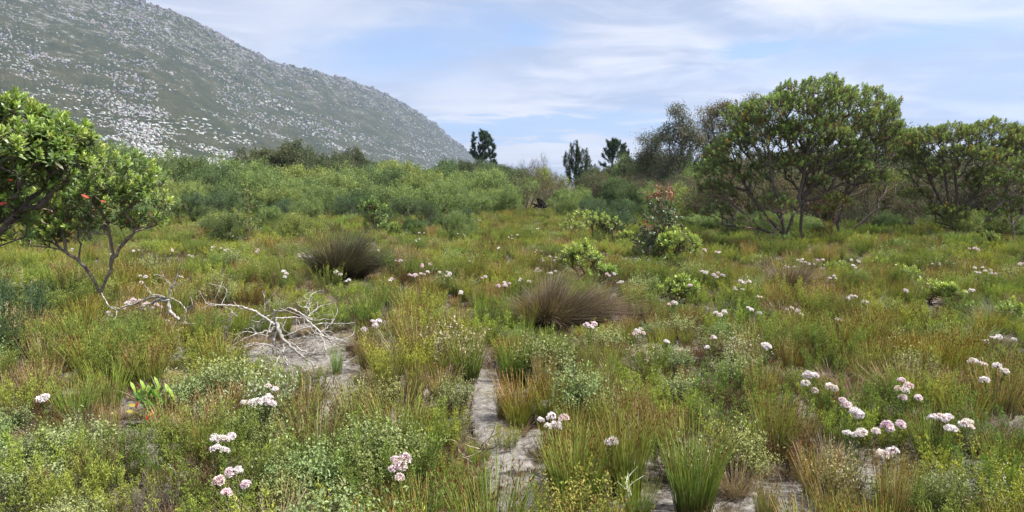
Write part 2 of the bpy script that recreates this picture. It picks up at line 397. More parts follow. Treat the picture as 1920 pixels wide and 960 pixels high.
p = N(nt, 'ShaderNodeBsdfPrincipled'); lk(nt, c, p.inputs['Base Color']); p.inputs['Roughness'].default_value = .95; p.inputs['Specular IOR Level'].default_value = .1
b = N(nt, 'ShaderNodeBump', i_Strength=1.0, i_Distance=3.0); lk(nt, MA(nt, 'ADD', a2, MA(nt, 'MULTIPLY', a3, .5)), b.inputs['Height']); lk(nt, b.outputs[0], p.inputs['Normal'])
lk(nt, p.outputs[0], out.inputs[0])
PX, TT = np.meshgrid(np.linspace(-900, 1130, 700), np.concatenate([np.linspace(0, 1, 190), np.linspace(1.03, 1.9, 14)]))
AX, AY, AZ = mount(PX, TT)
tag(grid_mesh('mountain', AX, AY, AZ, mm), kind='structure')

def rock_shape(seed, sub=1):
    import bmesh
    bm = bmesh.new(); bmesh.ops.create_icosphere(bm, subdivisions=sub, radius=1)
    V = np.array([v.co[:] for v in bm.verts]); F = np.array([[q.index for q in f.verts] for f in bm.faces]); bm.free()
    g = np.random.default_rng(seed); V *= (1 + g.uniform(-.28, .28, (len(V), 1))); V = np.clip(V, -.85, .8)
    return V, F
ROCKS = [rock_shape(i) for i in range(6)]
def scatter_rocks(n, pxr, tr, size, thr, seed, mb, big=False, shade=1.0):
    g = np.random.default_rng(seed); cnt = 0
    px = g.uniform(*pxr, n * 4); t = g.uniform(tr[0], tr[1], n * 4)
    x, y, z = mount(px, t)
    dens = vnoise(px, t * 900, .014, 2) * .6 + vnoise(px * .5, t * 1500, .04, 5) * .6 + g.uniform(-.15, .15, len(px))
    keep = np.where(dens + (t > .55) * .35 * t > thr)[0][:n]
    s = size * (y[keep] / 700) ** .55 * g.uniform(.5, 1.5, len(keep)) ** 1.6
    k = g.integers(0, 6, len(keep)); rz = g.uniform(0, 6.28, len(keep)); sc = g.uniform(.6, 1.3, (len(keep), 3)) * np.array([1.1, .9, .95])
    col = jit((.40, .40, .40), len(keep), .3, g) * (shade * (1 - .40 * np.clip(t[keep] - .2, 0, 1)) * .95)[:, None]
    for q in range(6):
        V, F = ROCKS[q]; m = np.where(k == q)[0]
        if not len(m): continue
        ca, sa = np.cos(rz[m])[:, None], np.sin(rz[m])[:, None]
        Vs = V[None] * sc[m][:, None, :] * s[m][:, None, None]
        X_ = Vs[:, :, 0] * ca - Vs[:, :, 1] * sa; Y_ = Vs[:, :, 0] * sa + Vs[:, :, 1] * ca
        VV = np.stack([X_ + x[keep][m][:, None], Y_ + y[keep][m][:, None], Vs[:, :, 2] + (z[keep][m] + s[m] * .15)[:, None]], -1)
        FF = F[None] + (np.arange(len(m)) * len(V))[:, None, None]
        mb.add(VV.reshape(-1, 3), FF.reshape(-1, 3), np.repeat(col[m], len(V), 0))
mb = MB()
scatter_rocks(4200, (-60, 960), (.08, .5), .95, .22, 1, mb)
scatter_rocks(6500, (-60, 930), (.4, 1.0), .95, .22, 2, mb)
scatter_rocks(1500, (-60, 900), (.05, 1.0), .9, -.1, 3, mb)
scatter_rocks(1700, (160, 440), (.10, .36), .9, .0, 6, mb, shade=1.25)
scatter_rocks(900, (420, 900), (.03, .16), .8, -.1, 7, mb, shade=1.2)
scatter_rocks(350, (60, 700), (.3, .98), 1.9, .3, 8, mb, shade=.8)
scatter_rocks(1200, (-60, 900), (.96, 1.01), 1.8, -.2, 4, mb, shade=.75)
tag(mb.build('mountain_rocks', M_ROCK), kind='stuff', label='pale grey rocks strewn all over the mountain slope', cat='rocks')
# the big pale boulder field at the foot of the slope: each of the largest boulders by itself
bmesh_rocks = []
for i in range(6):
    V, F = rock_shape(40 + i, 2); mb = MB(); mb.add(V * np.array([1.25, 1, .75]), F, (.50, .50, .49)); bmesh_rocks.append(mb.mesh('boulder', M_ROCK))
g = np.random.default_rng(5)
BANDS = [((170, 400), (205, 252), 120, 1.9), ((255, 345), (268, 288), 55, 1.5), ((345, 480), (235, 270), 60, 1.6), ((60, 190), (180, 215), 35, 1.6), ((500, 560), (190, 210), 14, 1.6)]
tt = np.linspace(0.01, 1, 500)
for (pr, yr, n_, s_) in BANDS:
    for _ in range(n_):
        px = g.uniform(*pr); f_ = (px - pr[0]) / (pr[1] - pr[0]); py = yr[0] + (yr[1] - yr[0]) * np.clip(.25 + .5 * f_ + g.normal() * .24, 0, 1)
        x, y, z = mount(np.full(500, px), tt); pys = 350 - (z - CAM_H) / y * FPX
        j = int(np.argmin(np.abs(pys - py)))
        o = link('boulder', bmesh_rocks[g.integers(0, 6)])
        o.location = (x[j], y[j], z[j] + .2); o.rotation_euler = (g.uniform(-.3, .3), g.uniform(-.3, .3), g.uniform(0, 6.28))
        k_ = s_ * .62 * g.uniform(.45, 1.5) * (y[j] / 600); o.scale = (k_ * 1.3, k_ * g.uniform(.7, 1.1), k_ * g.uniform(.55, .95))
        sz_ = 'large' if k_ > s_ * .62 * 1.05 * (y[j] / 600) else 'small'; rw_ = 'upper' if py < (yr[0] + yr[1]) / 2 else 'lower'
        lab = ('pale boulder in the small rock patch halfway along the slope' if pr[0] > 480 else 'pale boulder in the detached low patch at the mountain foot' if yr[0] == 268 else 'pale boulder in the right end of the big rock field' if pr[0] == 345 else 'pale boulder high at left above the near tree crown' if pr[0] == 60 else ('pale boulder in the left half of the big rock field' if px < 280 else 'pale boulder in the right half of the big rock field'))
        lab = lab.replace('pale boulder', f'{sz_} pale {rw_} boulder'); tag(o, lab, 'boulder', 'boulders at the foot of the mountain')

# ------------------------------------------------------------------ ground plants (single-mesh kinds)
G_ = lambda a, b, n: R.uniform(a, b, n)
def disc(n, r):
    a = R.uniform(0, 2 * math.pi, n); q = r * np.sqrt(R.uniform(0, 1, n)); return np.stack([q * np.cos(a), q * np.sin(a), np.zeros(n)], 1)
def reed_mesh(n, h, r, spread, cols, tips=True, w=.0055, lean=(0, 0)):
    mb = MB(); root = disc(n, r); out = unit(root + R.normal(size=(n, 3)) * .02 * np.array([1, 1, 0]))
    up = np.stack([out[:, 0] * spread * G_(.1, 1, n), out[:, 1] * spread * G_(.1, 1, n), np.ones(n)], 1) + np.array([lean[0], lean[1], 0]) * .4
    L = h * G_(.5, 1.05, n); bend = out * G_(0, .35, n)[:, None] * spread + np.array([lean[0], lean[1], 0]); bend[:, 2] = -np.abs(G_(0, .12, n)) * spread
    k = R.integers(0, len(cols), n); cc = np.array([cols[i] for i in k], float)     # (n,3 stops,3)
    j = (1 + R.uniform(-.25, .25, (n, 1)))
    P_ = blades(mb, root, up, L, w * G_(.7, 1.3, n), bend, cc[:, 0] * j, cc[:, 1] * j, 4, cc[:, 2] * j, .4)
    if tips:
        m = R.uniform(0, 1, n) < .6; T = P_[m, -1]; d = P_[m, -1] - P_[m, -2]
        for q in range(2):
            leaves(mb, T - d * (.1 + .3 * q), d + R.normal(size=d.shape) * .01, .022, .007, jit((.16, .085, .035), len(T), .4), .1)
    return mb
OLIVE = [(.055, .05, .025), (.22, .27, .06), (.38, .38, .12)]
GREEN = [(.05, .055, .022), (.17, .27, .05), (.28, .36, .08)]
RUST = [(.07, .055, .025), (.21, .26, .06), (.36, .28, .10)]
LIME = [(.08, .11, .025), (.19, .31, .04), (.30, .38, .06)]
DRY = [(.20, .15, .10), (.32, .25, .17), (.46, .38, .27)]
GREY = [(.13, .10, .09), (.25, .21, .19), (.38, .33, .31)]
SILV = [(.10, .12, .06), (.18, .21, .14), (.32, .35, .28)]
REEDS = {
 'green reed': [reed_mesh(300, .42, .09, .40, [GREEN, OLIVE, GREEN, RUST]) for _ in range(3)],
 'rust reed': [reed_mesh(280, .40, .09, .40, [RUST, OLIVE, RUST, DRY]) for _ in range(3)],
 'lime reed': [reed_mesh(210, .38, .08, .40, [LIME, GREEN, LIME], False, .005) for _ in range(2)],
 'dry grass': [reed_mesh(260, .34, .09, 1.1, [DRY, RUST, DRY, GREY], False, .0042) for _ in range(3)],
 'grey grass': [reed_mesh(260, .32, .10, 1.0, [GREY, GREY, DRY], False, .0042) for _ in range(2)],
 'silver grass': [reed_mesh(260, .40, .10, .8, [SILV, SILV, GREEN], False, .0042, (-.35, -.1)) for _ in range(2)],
}
def heath_mesh(n, h, r, cdark, ctip, nl=80, ll=.017, lw=.0055, spread=.5, stem=(.10, .07, .04), plume=.014):
    """upright plumes set all round with tiny needle leaves"""
    mb = MB(); root = disc(n, r); out = unit(root)
    up = np.stack([out[:, 0] * spread * G_(.2, 1, n), out[:, 1] * spread * G_(.2, 1, n), np.ones(n)], 1)
    L = h * G_(.55, 1.05, n); bend = out * G_(-.1, .25, n)[:, None]
    P_ = blades(mb, root, up, L, .004, bend, stem, np.array(ctip) * .6, 3)
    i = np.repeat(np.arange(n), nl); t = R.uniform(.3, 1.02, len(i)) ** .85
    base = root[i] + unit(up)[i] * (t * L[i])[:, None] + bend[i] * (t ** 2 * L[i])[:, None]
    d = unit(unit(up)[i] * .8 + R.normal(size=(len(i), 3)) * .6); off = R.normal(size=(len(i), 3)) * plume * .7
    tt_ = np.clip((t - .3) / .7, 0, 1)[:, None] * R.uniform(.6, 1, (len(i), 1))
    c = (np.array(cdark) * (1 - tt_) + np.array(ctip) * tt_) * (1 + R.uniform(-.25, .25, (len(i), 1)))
    leaves(mb, base + off, d, ll * G_(.7, 1.4, len(i)), lw, c, .2)
    return mb
def leafy_mesh(n, h, r, cdark, ctip, nl=44, ll=.018, lw=.012, white=0.0, spread=.8):
    """soft twiggy bush with small oval leaves"""
    mb = MB(); root = disc(n, r * .5); out = unit(root)
    k = G_(0, 1, n); up = np.stack([out[:, 0] * spread * k, out[:, 1] * spread * k, np.ones(n)], 1)
    L = h * G_(.55, 1.05, n) * (1 - .1 * k); bend = R.normal(size=(n, 3)) * .12
    P_ = blades(mb, root, up, L, .004, bend, (.12, .08, .05), (.14, .15, .06), 3)
    i = np.repeat(np.arange(n), nl); t = R.uniform(.35, 1.02, len(i)) ** .8
    base = root[i] + unit(up)[i] * (t * L[i])[:, None] + bend[i] * (t ** 2 * L[i])[:, None] + R.normal(size=(len(i), 3)) * .016
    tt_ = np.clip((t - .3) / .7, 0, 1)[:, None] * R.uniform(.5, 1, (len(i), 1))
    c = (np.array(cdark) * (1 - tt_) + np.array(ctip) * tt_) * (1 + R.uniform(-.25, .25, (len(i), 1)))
    if white:
        m = (R.uniform(0, 1, len(i)) < white) & (t > .7); c[m] = (.55, .53, .46)
    leaves(mb, base, unit(R.normal(size=(len(i), 3)) + np.array([0, 0, .8])), ll * G_(.6, 1.3, len(i)), lw, c, .15, np.array([0, 0, 1.]))
    return mb
def dome(fn):
    return fn
HEATHS = {
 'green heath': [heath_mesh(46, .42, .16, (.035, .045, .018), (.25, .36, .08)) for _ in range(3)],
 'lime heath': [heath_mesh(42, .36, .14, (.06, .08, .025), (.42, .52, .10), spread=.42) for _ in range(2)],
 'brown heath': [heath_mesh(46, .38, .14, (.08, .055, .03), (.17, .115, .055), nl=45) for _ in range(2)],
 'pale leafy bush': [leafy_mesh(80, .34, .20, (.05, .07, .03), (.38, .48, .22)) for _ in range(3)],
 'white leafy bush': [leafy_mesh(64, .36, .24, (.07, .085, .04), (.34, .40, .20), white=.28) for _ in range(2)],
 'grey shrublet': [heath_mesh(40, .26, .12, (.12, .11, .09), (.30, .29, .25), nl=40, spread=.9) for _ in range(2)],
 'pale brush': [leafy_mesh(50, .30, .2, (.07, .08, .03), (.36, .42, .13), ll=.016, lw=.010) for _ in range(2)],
}
SRC = {}
for kind, lst in REEDS.items(): SRC[kind] = [m_.mesh(kind.replace(' ', '_'), M_REED) for m_ in lst]
for kind, lst in HEATHS.items(): SRC[kind] = [m_.mesh(kind.replace(' ', '_'), M_HEATH) for m_ in lst]
NAT_H = {'green reed': .42, 'rust reed': .40, 'lime reed': .38, 'dry grass': .32, 'grey grass': .3, 'silver grass': .36, 'green heath': .42, 'lime heath': .36, 'brown heath': .38,
         'pale leafy bush': .33, 'white leafy bush': .35, 'grey shrublet': .26, 'pale brush': .30}
CATS = {'green reed': 'reed tuft', 'rust reed': 'reed tuft', 'lime reed': 'reed tuft', 'dry grass': 'grass tuft', 'grey grass': 'grass tuft', 'silver grass': 'grass tuft'}
OBN = {'green reed': 'reed_tuft', 'rust reed': 'reed_tuft', 'lime reed': 'reed_tuft', 'dry grass': 'grass_tuft', 'grey grass': 'grass_tuft', 'silver grass': 'grass_tuft'}
USED = []           # (x, y, r) of hand-placed plants
FIRST = {}
def plant(kind, px, py, hpx, wpx, label, group=None, lean=0.0):
    x, y = at(px, py); ppm = FPX / y
    h = hpx / ppm; w = wpx / ppm
    me = SRC[kind][R.integers(0, len(SRC[kind]))]
    o = link(OBN.get(kind, 'bush'), me); zs = h / NAT_H[kind]
    dims = np.array(me.vertices[0].co) * 0
    ws = w / (.62 if kind in REEDS else .50)
    o.location = (x, y, float(gz(x, y)) - .01); o.scale = (ws, ws, zs); o.rotation_euler = (0, 0, R.uniform(0, 6.28))
    tag(o, label, CATS.get(kind, 'bush'), group); USED.append((x, y, w * .33)); FIRST.setdefault(kind, o); return o
PLANTS = [
 ('lime reed', 633, 708, 72, 52, 'round lime reed tuft standing alone on pale sand right of the dead branches'),
 ('rust reed', 945, 792, 88, 72, 'green and orange reed tuft beside the sandy path, above a lime bush'),
 ('lime heath', 950, 852, 66, 62, 'lime feathery bush beside the sandy path, below the orange-tipped reeds'),
 ('green reed', 1175, 930, 190, 170, 'tall olive reed tuft with one pink flower head sticking out of it'),
 ('green reed', 1300, 965, 205, 230, 'very large dark green reed clump at the bottom right of centre'),
 ('green reed', 1455, 862, 150, 170, 'large green reed clump between the grey sand patch and the pink flowers'),
 ('green reed', 1750, 880, 130, 165, 'green reed clump under the row of white flowers on the right'),
 ('rust reed', 1435, 990, 110, 95, 'small orange-tipped reed tuft at the bottom edge right of the large dark clump'),
 ('rust reed', 1668, 1000, 175, 120, 'tall orange-tipped reed tuft at the bottom edge under two pink flower heads'),
 ('green reed', 700, 848, 100, 110, 'olive reed tuft left of the four pink-white flower heads'),
 ('rust reed', 575, 830, 110, 110, 'rust-tipped reed tuft between the white flower row and pale sand'),
 ('lime reed', 655, 800, 95, 70, 'bright green reed tuft beside the narrow sand strip'),
 ('rust reed', 780, 760, 90, 80, 'red and green reed tuft left of the sandy path'),
 ('rust reed', 690, 700, 90, 85, 'brownish reed tuft right of the sand where the dead branches lie'),
 ('rust reed', 745, 665, 85, 90, 'rusty reed tuft below three small white flower heads'),
 ('rust reed', 850, 660, 95, 80, 'rust-brown reed tuft hugging the upper left side of the sandy path'),
 ('dry grass', 985, 690, 75, 75, 'dry pale grass tuft right of the narrow upper path'),
 ('rust reed', 1020, 745, 90, 85, 'rust reed tuft right of the path above the white flower heads'),
 ('rust reed', 1100, 720, 100, 90, 'yellow-brown reed tuft below the big grey-brown tussock'),
 ('lime reed', 1150, 730, 90, 60, 'yellow-green reed tuft right of the yellow-brown reeds below the big tussock'),
 ('green reed', 990, 625, 70, 70, 'green reed tuft left of the foot of the big grey-brown tussock'),
 ('green reed', 1230, 615, 55, 80, 'olive reed tuft right of the foot of the big grey-brown tussock'),
 ('silver grass', 1700, 660, 55, 130, 'silvery wind-combed grass clump on the right'),
 ('silver grass', 1800, 665, 60, 140, 'silvery grass clump below the small white flower patch on the right'),
 ('silver grass', 1880, 690, 70, 130, 'silvery grass clump at the right edge behind the pale flower row'),
 ('grey grass', 1850, 850, 95, 140, 'dead grey grass clump at the right under the white flower row'),
 ('grey grass', 1655, 668, 45, 60, 'grey-purple dry tuft in front of the silvery grass'),
 ('green heath', 1655, 775, 85, 70, 'green feathery bush left of the five clustered pink flower heads'),
 ('lime reed', 1625, 598, 50, 45, 'bright yellow-green reed tuft in front of the low rosette bushes'),
 ('rust reed', 1900, 740, 85, 60, 'orange-brown reed tuft at the right edge below the pale flower row'),
 ('green heath', 40, 735, 110, 100, 'dense green feathery bush at the left edge'),
 ('green heath', 105, 680, 90, 100, 'soft green feathery bush behind the left edge bush'),
 ('lime heath', 185, 690, 80, 60, 'light green plumed bush right of the short dead stick'),
 ('green heath', 170, 745, 90, 60, 'plumed green bush in front of the short dead stick'),
 ('lime heath', 440, 650, 80, 45, 'bright plumed bush left of the fan of dead branches'),
 ('green heath', 395, 665, 70, 50, 'green plumed bush below the upright dead branch'),
 ('pale brush', 485, 708, 50, 55, 'yellow flowering bush below the fan of dead branches'),
 ('green heath', 445, 705, 60, 50, 'green bush with one orange shoot left of the yellow bush'),
 ('pale leafy bush', 20, 820, 70, 90, 'pale grey-green leafy bush at the left edge'),
 ('white leafy bush', 80, 880, 80, 100, 'cream-speckled rounded bush at bottom left'),
 ('green heath', 225, 920, 110, 110, 'bright green plumed bush at the bottom left right of the speckled bush'),
 ('rust reed', 75, 965, 100, 80, 'orange and green reed tuft at the bottom left corner'),
 ('grey shrublet', 290, 985, 110, 100, 'silver-grey wiry bush at the bottom edge left of the pink flowers'),
 ('pale brush', 420, 790, 62, 45, 'small yellow-green bush above the white-pink flower cluster'),
 ('pale leafy bush', 480, 850, 90, 120, 'pale leafy bush right of the white-pink flower cluster'),
 ('pale leafy bush', 535, 985, 120, 120, 'bright pale leafy bush at the bottom left of centre'),
 ('green heath', 400, 990, 90, 130, 'green spiky bush at the bottom edge under the pink flowers'),
 ('pale leafy bush', 700, 775, 75, 110, 'mint leafy bush right of the narrow sand strip'),
 ('pale leafy bush', 850, 775, 75, 80, 'mint leafy bush at the left side of the sandy path'),
 ('lime heath', 800, 930, 90, 80, 'lime plumed bush right of the four pink-white flower heads'),
 ('lime heath', 850, 940, 100, 50, 'narrow lime plumed bush left of the widest sand'),
 ('pale brush', 905, 985, 80, 70, 'yellow-green leafy bush at the bottom edge left of the path'),
 ('lime heath', 1035, 985, 85, 80, 'vivid green bush at the bottom edge right of the path'),
 ('pale brush', 1080, 790, 55, 60, 'small bright green bush behind the white flower cluster by the path'),
 ('green heath', 840, 840, 90, 60, 'yellow-green bush at left of the path above the bare twigs'),
 ('lime heath', 790, 820, 75, 110, 'bright lime heath patch left of the path'),
 ('pale leafy bush', 1140, 672, 62, 110, 'mint leafy bush at the foot of the big grey-brown tussock'),
 ('white leafy bush', 1215, 690, 50, 80, 'greyish leafy bush right of the mint bush under the tussock'),
 ('pale leafy bush', 1265, 700, 55, 90, 'light leafy bush left of the two small pale flower heads'),
 ('pale leafy bush', 1380, 730, 75, 110, 'big mint leafy bush in the right of the centre'),
 ('pale leafy bush', 1280, 765, 75, 110, 'yellowish leafy bush below the pair of pale flower heads'),
 ('white leafy bush', 1460, 680, 55, 60, 'white dried flower bush behind the large green reeds'),
 ('white leafy bush', 1575, 960, 125, 110, 'white-speckled leafy bush at the bottom between two orange-tipped reed tufts'),
 ('pale leafy bush', 1760, 985, 120, 120, 'light green leafy bush at the bottom edge right of the tall orange-tipped reeds'),
 ('white leafy bush', 1880, 1000, 120, 150, 'white-speckled leafy bush in the bottom right corner'),
 ('pale leafy bush', 1700, 690, 55, 110, 'yellow-green leafy bush in front of the silvery grass'),
 ('rust reed', 1550, 790, 80, 90, 'rust reed tuft under the flower heads left of the pink pair'),
 ('dry grass', 1560, 900, 100, 170, 'flattened brown grass clump left of the bottom white-speckled bush'),
 ('dry grass', 720, 990, 90, 140, 'flattened straw-coloured grass under the four pink-white heads'),
 ('dry grass', 1380, 930, 90, 130, 'straw grass fanned out on the grey sand patch'),
 ('rust reed', 300, 935, 70, 90, 'rusty reed tuft below the red-leaved seedling'),
 ('rust reed', 205, 830, 90, 80, 'brown and green reeds left of the red-leaved seedling'),
 ('green reed', 380, 880, 100, 80, 'green reeds left of the lower pink flower pair'),
 ('dry grass', 160, 830, 80, 90, 'pinkish dry grass with pale seed heads at left'),
 ('green reed', 690, 610, 70, 110, 'deep green reed clump right of the fan of dead branches'),
 ('green reed', 770, 600, 60, 120, 'green arching grass clump between the two big tussocks'),
 ('green heath', 615, 560, 70, 55, 'green plumed bush in front of the dark left tussock'),
 ('brown heath', 400, 585, 70, 70, 'dark brown heath bush behind the left end of the dead branches'),
 ('brown heath', 470, 590, 75, 60, 'brown heath behind the middle of the dead branches'),
 ('green heath', 345, 540, 60, 50, 'green bush right of the top of the upright dead branch'),
]
for q in PLANTS: plant(*q)
# brown shrubby tufts
for k in SRC:
    if k not in FIRST:
        FIRST[k] = plant(k, 1500 + 40 * len(FIRST), 640, 40, 45, {'grey shrublet': 'grey'}.get(k, k) + ' tuft')

# ------------------------------------------------------------------ large tussocks
def tussock(px, py, wpx, hpx, cols, label, n=2600, lean=.25, w=.004, name='tussock'):
    x, y = at(px, py); ppm = FPX / y; rad = wpx / ppm / 2; h = hpx / ppm
    mb = MB(); root = disc(n, rad * .42); a = R.uniform(0, 6.283, n); q = np.sqrt(R.uniform(0, 1, n))
    out = np.stack([np.cos(a), np.sin(a), np.zeros(n)], 1) * q[:, None]; root = out * rad * .38
    L = np.sqrt(h * h + (rad * .6) ** 2) * G_(.62, 1.14, n) * (1 + .13 * np.sin(a * 3 + px) + .08 * np.sin(a * 7 + py))
    up = out * (.75 * rad / h)[None] if False else out * .75 * (rad / h) * .75
    tw = R.normal(size=(40, 3)) * .16; up = up + np.array([0, 0, 1.0]) + R.normal(size=(n, 3)) * .07 + tw[(np.floor(a * 3) * 2 + (q > .6)).astype(int) % 40]
    bend = out * .42 + np.array([lean, -.03, 0]) * G_(.2, 1, n)[:, None]; bend[:, 2] = -(q ** 2) * .40 - .05
    k = R.integers(0, len(cols), n); cc = np.array([cols[i] for i in k], float); j = 1 + R.uniform(-.3, .3, (n, 1))
    blades(mb, root, up, L, w * G_(.7, 1.3, n), bend, cc[:, 0] * j, cc[:, 1] * j, 6, cc[:, 2] * j, .3)
    o = mb.build(name, M_REED); o.location = (x, y + rad * .3, float(gz(x, y)) - .02)
    tag(o, label, 'tussock'); USED.append((x, y + rad * .3, rad * .8)); USED.append((x, y - rad * .45, rad * .55)); return o
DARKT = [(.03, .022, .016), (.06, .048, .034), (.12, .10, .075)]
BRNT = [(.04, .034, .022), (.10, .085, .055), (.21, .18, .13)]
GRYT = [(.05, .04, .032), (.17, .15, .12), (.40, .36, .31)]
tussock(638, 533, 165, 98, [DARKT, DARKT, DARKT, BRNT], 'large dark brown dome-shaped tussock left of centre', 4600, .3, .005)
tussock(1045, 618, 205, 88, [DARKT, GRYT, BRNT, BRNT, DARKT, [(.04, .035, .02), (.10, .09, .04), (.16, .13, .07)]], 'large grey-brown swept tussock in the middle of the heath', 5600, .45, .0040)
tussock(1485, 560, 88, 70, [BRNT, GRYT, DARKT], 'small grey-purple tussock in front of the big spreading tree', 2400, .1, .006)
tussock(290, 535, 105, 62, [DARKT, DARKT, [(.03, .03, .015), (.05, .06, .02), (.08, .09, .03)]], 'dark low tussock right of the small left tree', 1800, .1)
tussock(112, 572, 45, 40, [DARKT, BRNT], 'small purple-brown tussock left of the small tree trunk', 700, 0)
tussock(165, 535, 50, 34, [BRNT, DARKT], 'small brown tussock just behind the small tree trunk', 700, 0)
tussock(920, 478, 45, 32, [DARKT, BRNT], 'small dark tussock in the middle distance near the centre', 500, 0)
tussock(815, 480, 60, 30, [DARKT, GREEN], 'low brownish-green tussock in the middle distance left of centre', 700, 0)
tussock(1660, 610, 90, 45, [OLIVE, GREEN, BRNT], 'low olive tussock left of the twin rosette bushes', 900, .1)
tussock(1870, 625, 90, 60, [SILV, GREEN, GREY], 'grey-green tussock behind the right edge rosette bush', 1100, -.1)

# ------------------------------------------------------------------ flowers
def head_mesh(seed, c1, c2):
    g2 = np.random.default_rng(seed); mb = MB(); n = 60
    a = g2.uniform(0, 6.283, n); z = g2.uniform(-.1, 1, n); r = np.sqrt(np.clip(1 - z * z, 0, 1))
    d = np.stack([r * np.cos(a), r * np.sin(a), z * .9], 1); ctr = d * np.array([.029, .029, .030]) * g2.uniform(.65, 1.3, (n, 1))
    for k in range(4):
        e = unit(np.cross(d, np.array([[.3, .5, .8]]))); f = np.cross(unit(d), e); an = k * math.pi / 2 + .4
        dd = e * math.cos(an) + f * math.sin(an) + unit(d) * .55
        leaves(mb, ctr, dd, .0125 * g2.uniform(.8, 1.2, n), .009, jit(c1 if k % 2 else c2, n, .15, g2), .15)
    leaves(mb, ctr * .4, d, .02, .012, jit((.45, .20, .24), n, .2, g2), .1)
    return mb
HEADS = [head_mesh(1, (.87, .84, .81), (.88, .86, .84)).mesh('flower_head', M_PETAL), head_mesh(2, (.83, .71, .73), (.87, .80, .80)).mesh('flower_head', M_PETAL), head_mesh(3, (.85, .84, .82), (.86, .82, .82)).mesh('flower_head', M_PETAL)]
def flower_plant(heads, label, style=1, size=1.0, h=.36, group=None):
    """heads: list of (px, py) of each umbel"""
    pts = [];
    for (px, py) in heads:
        x, y = at(px, py, h); pts.append((x, y))
    pts = np.array(pts); cx, cy = pts.mean(0)
    root = empty('flowering_plant', (cx, cy + .03, float(gz(cx, cy))), label, 'flower', group)
    mb = MB(); P3 = []
    for (px, py), (x, y) in zip(heads, pts):
        yy = cy + (y - cy) * .35                      # heads of one plant stand at almost one distance, at unequal heights
        p = ptY(px, py, yy); P3.append(p)
    o3 = np.array(root.location)
    for p in P3:
        L = smooth_line([(0, 0, 0), (*((p - o3)[:2] * .5), (p - o3)[2] * .6), p - o3], 4)
        curve_tube(mb, L, .0035, .002, (.16, .18, .07), 4)
        n = 34; t = R.uniform(.15, .95, n); idx = (t * (len(L) - 1)).astype(int)
        leaves(mb, L[idx], R.normal(size=(n, 3)) + np.array([0, 0, .6]), .028, .006, jit((.12, .19, .06), n, .25), .2)
    mb.build('stems', M_HEATH, root)
    for p in P3:
        hd = link('flower_head', HEADS[style if R.uniform() < .75 else R.integers(0, 3)], root)
        hd.location = tuple(p - o3); hd.rotation_euler = (R.uniform(-.35, .35), R.uniform(-.35, .35), R.uniform(0, 6.28)); s = size * R.uniform(.60, 1.0); hd.scale = (s, s, s * R.uniform(.75, 1.1))
    USED.append((cx, cy, .06)); return root
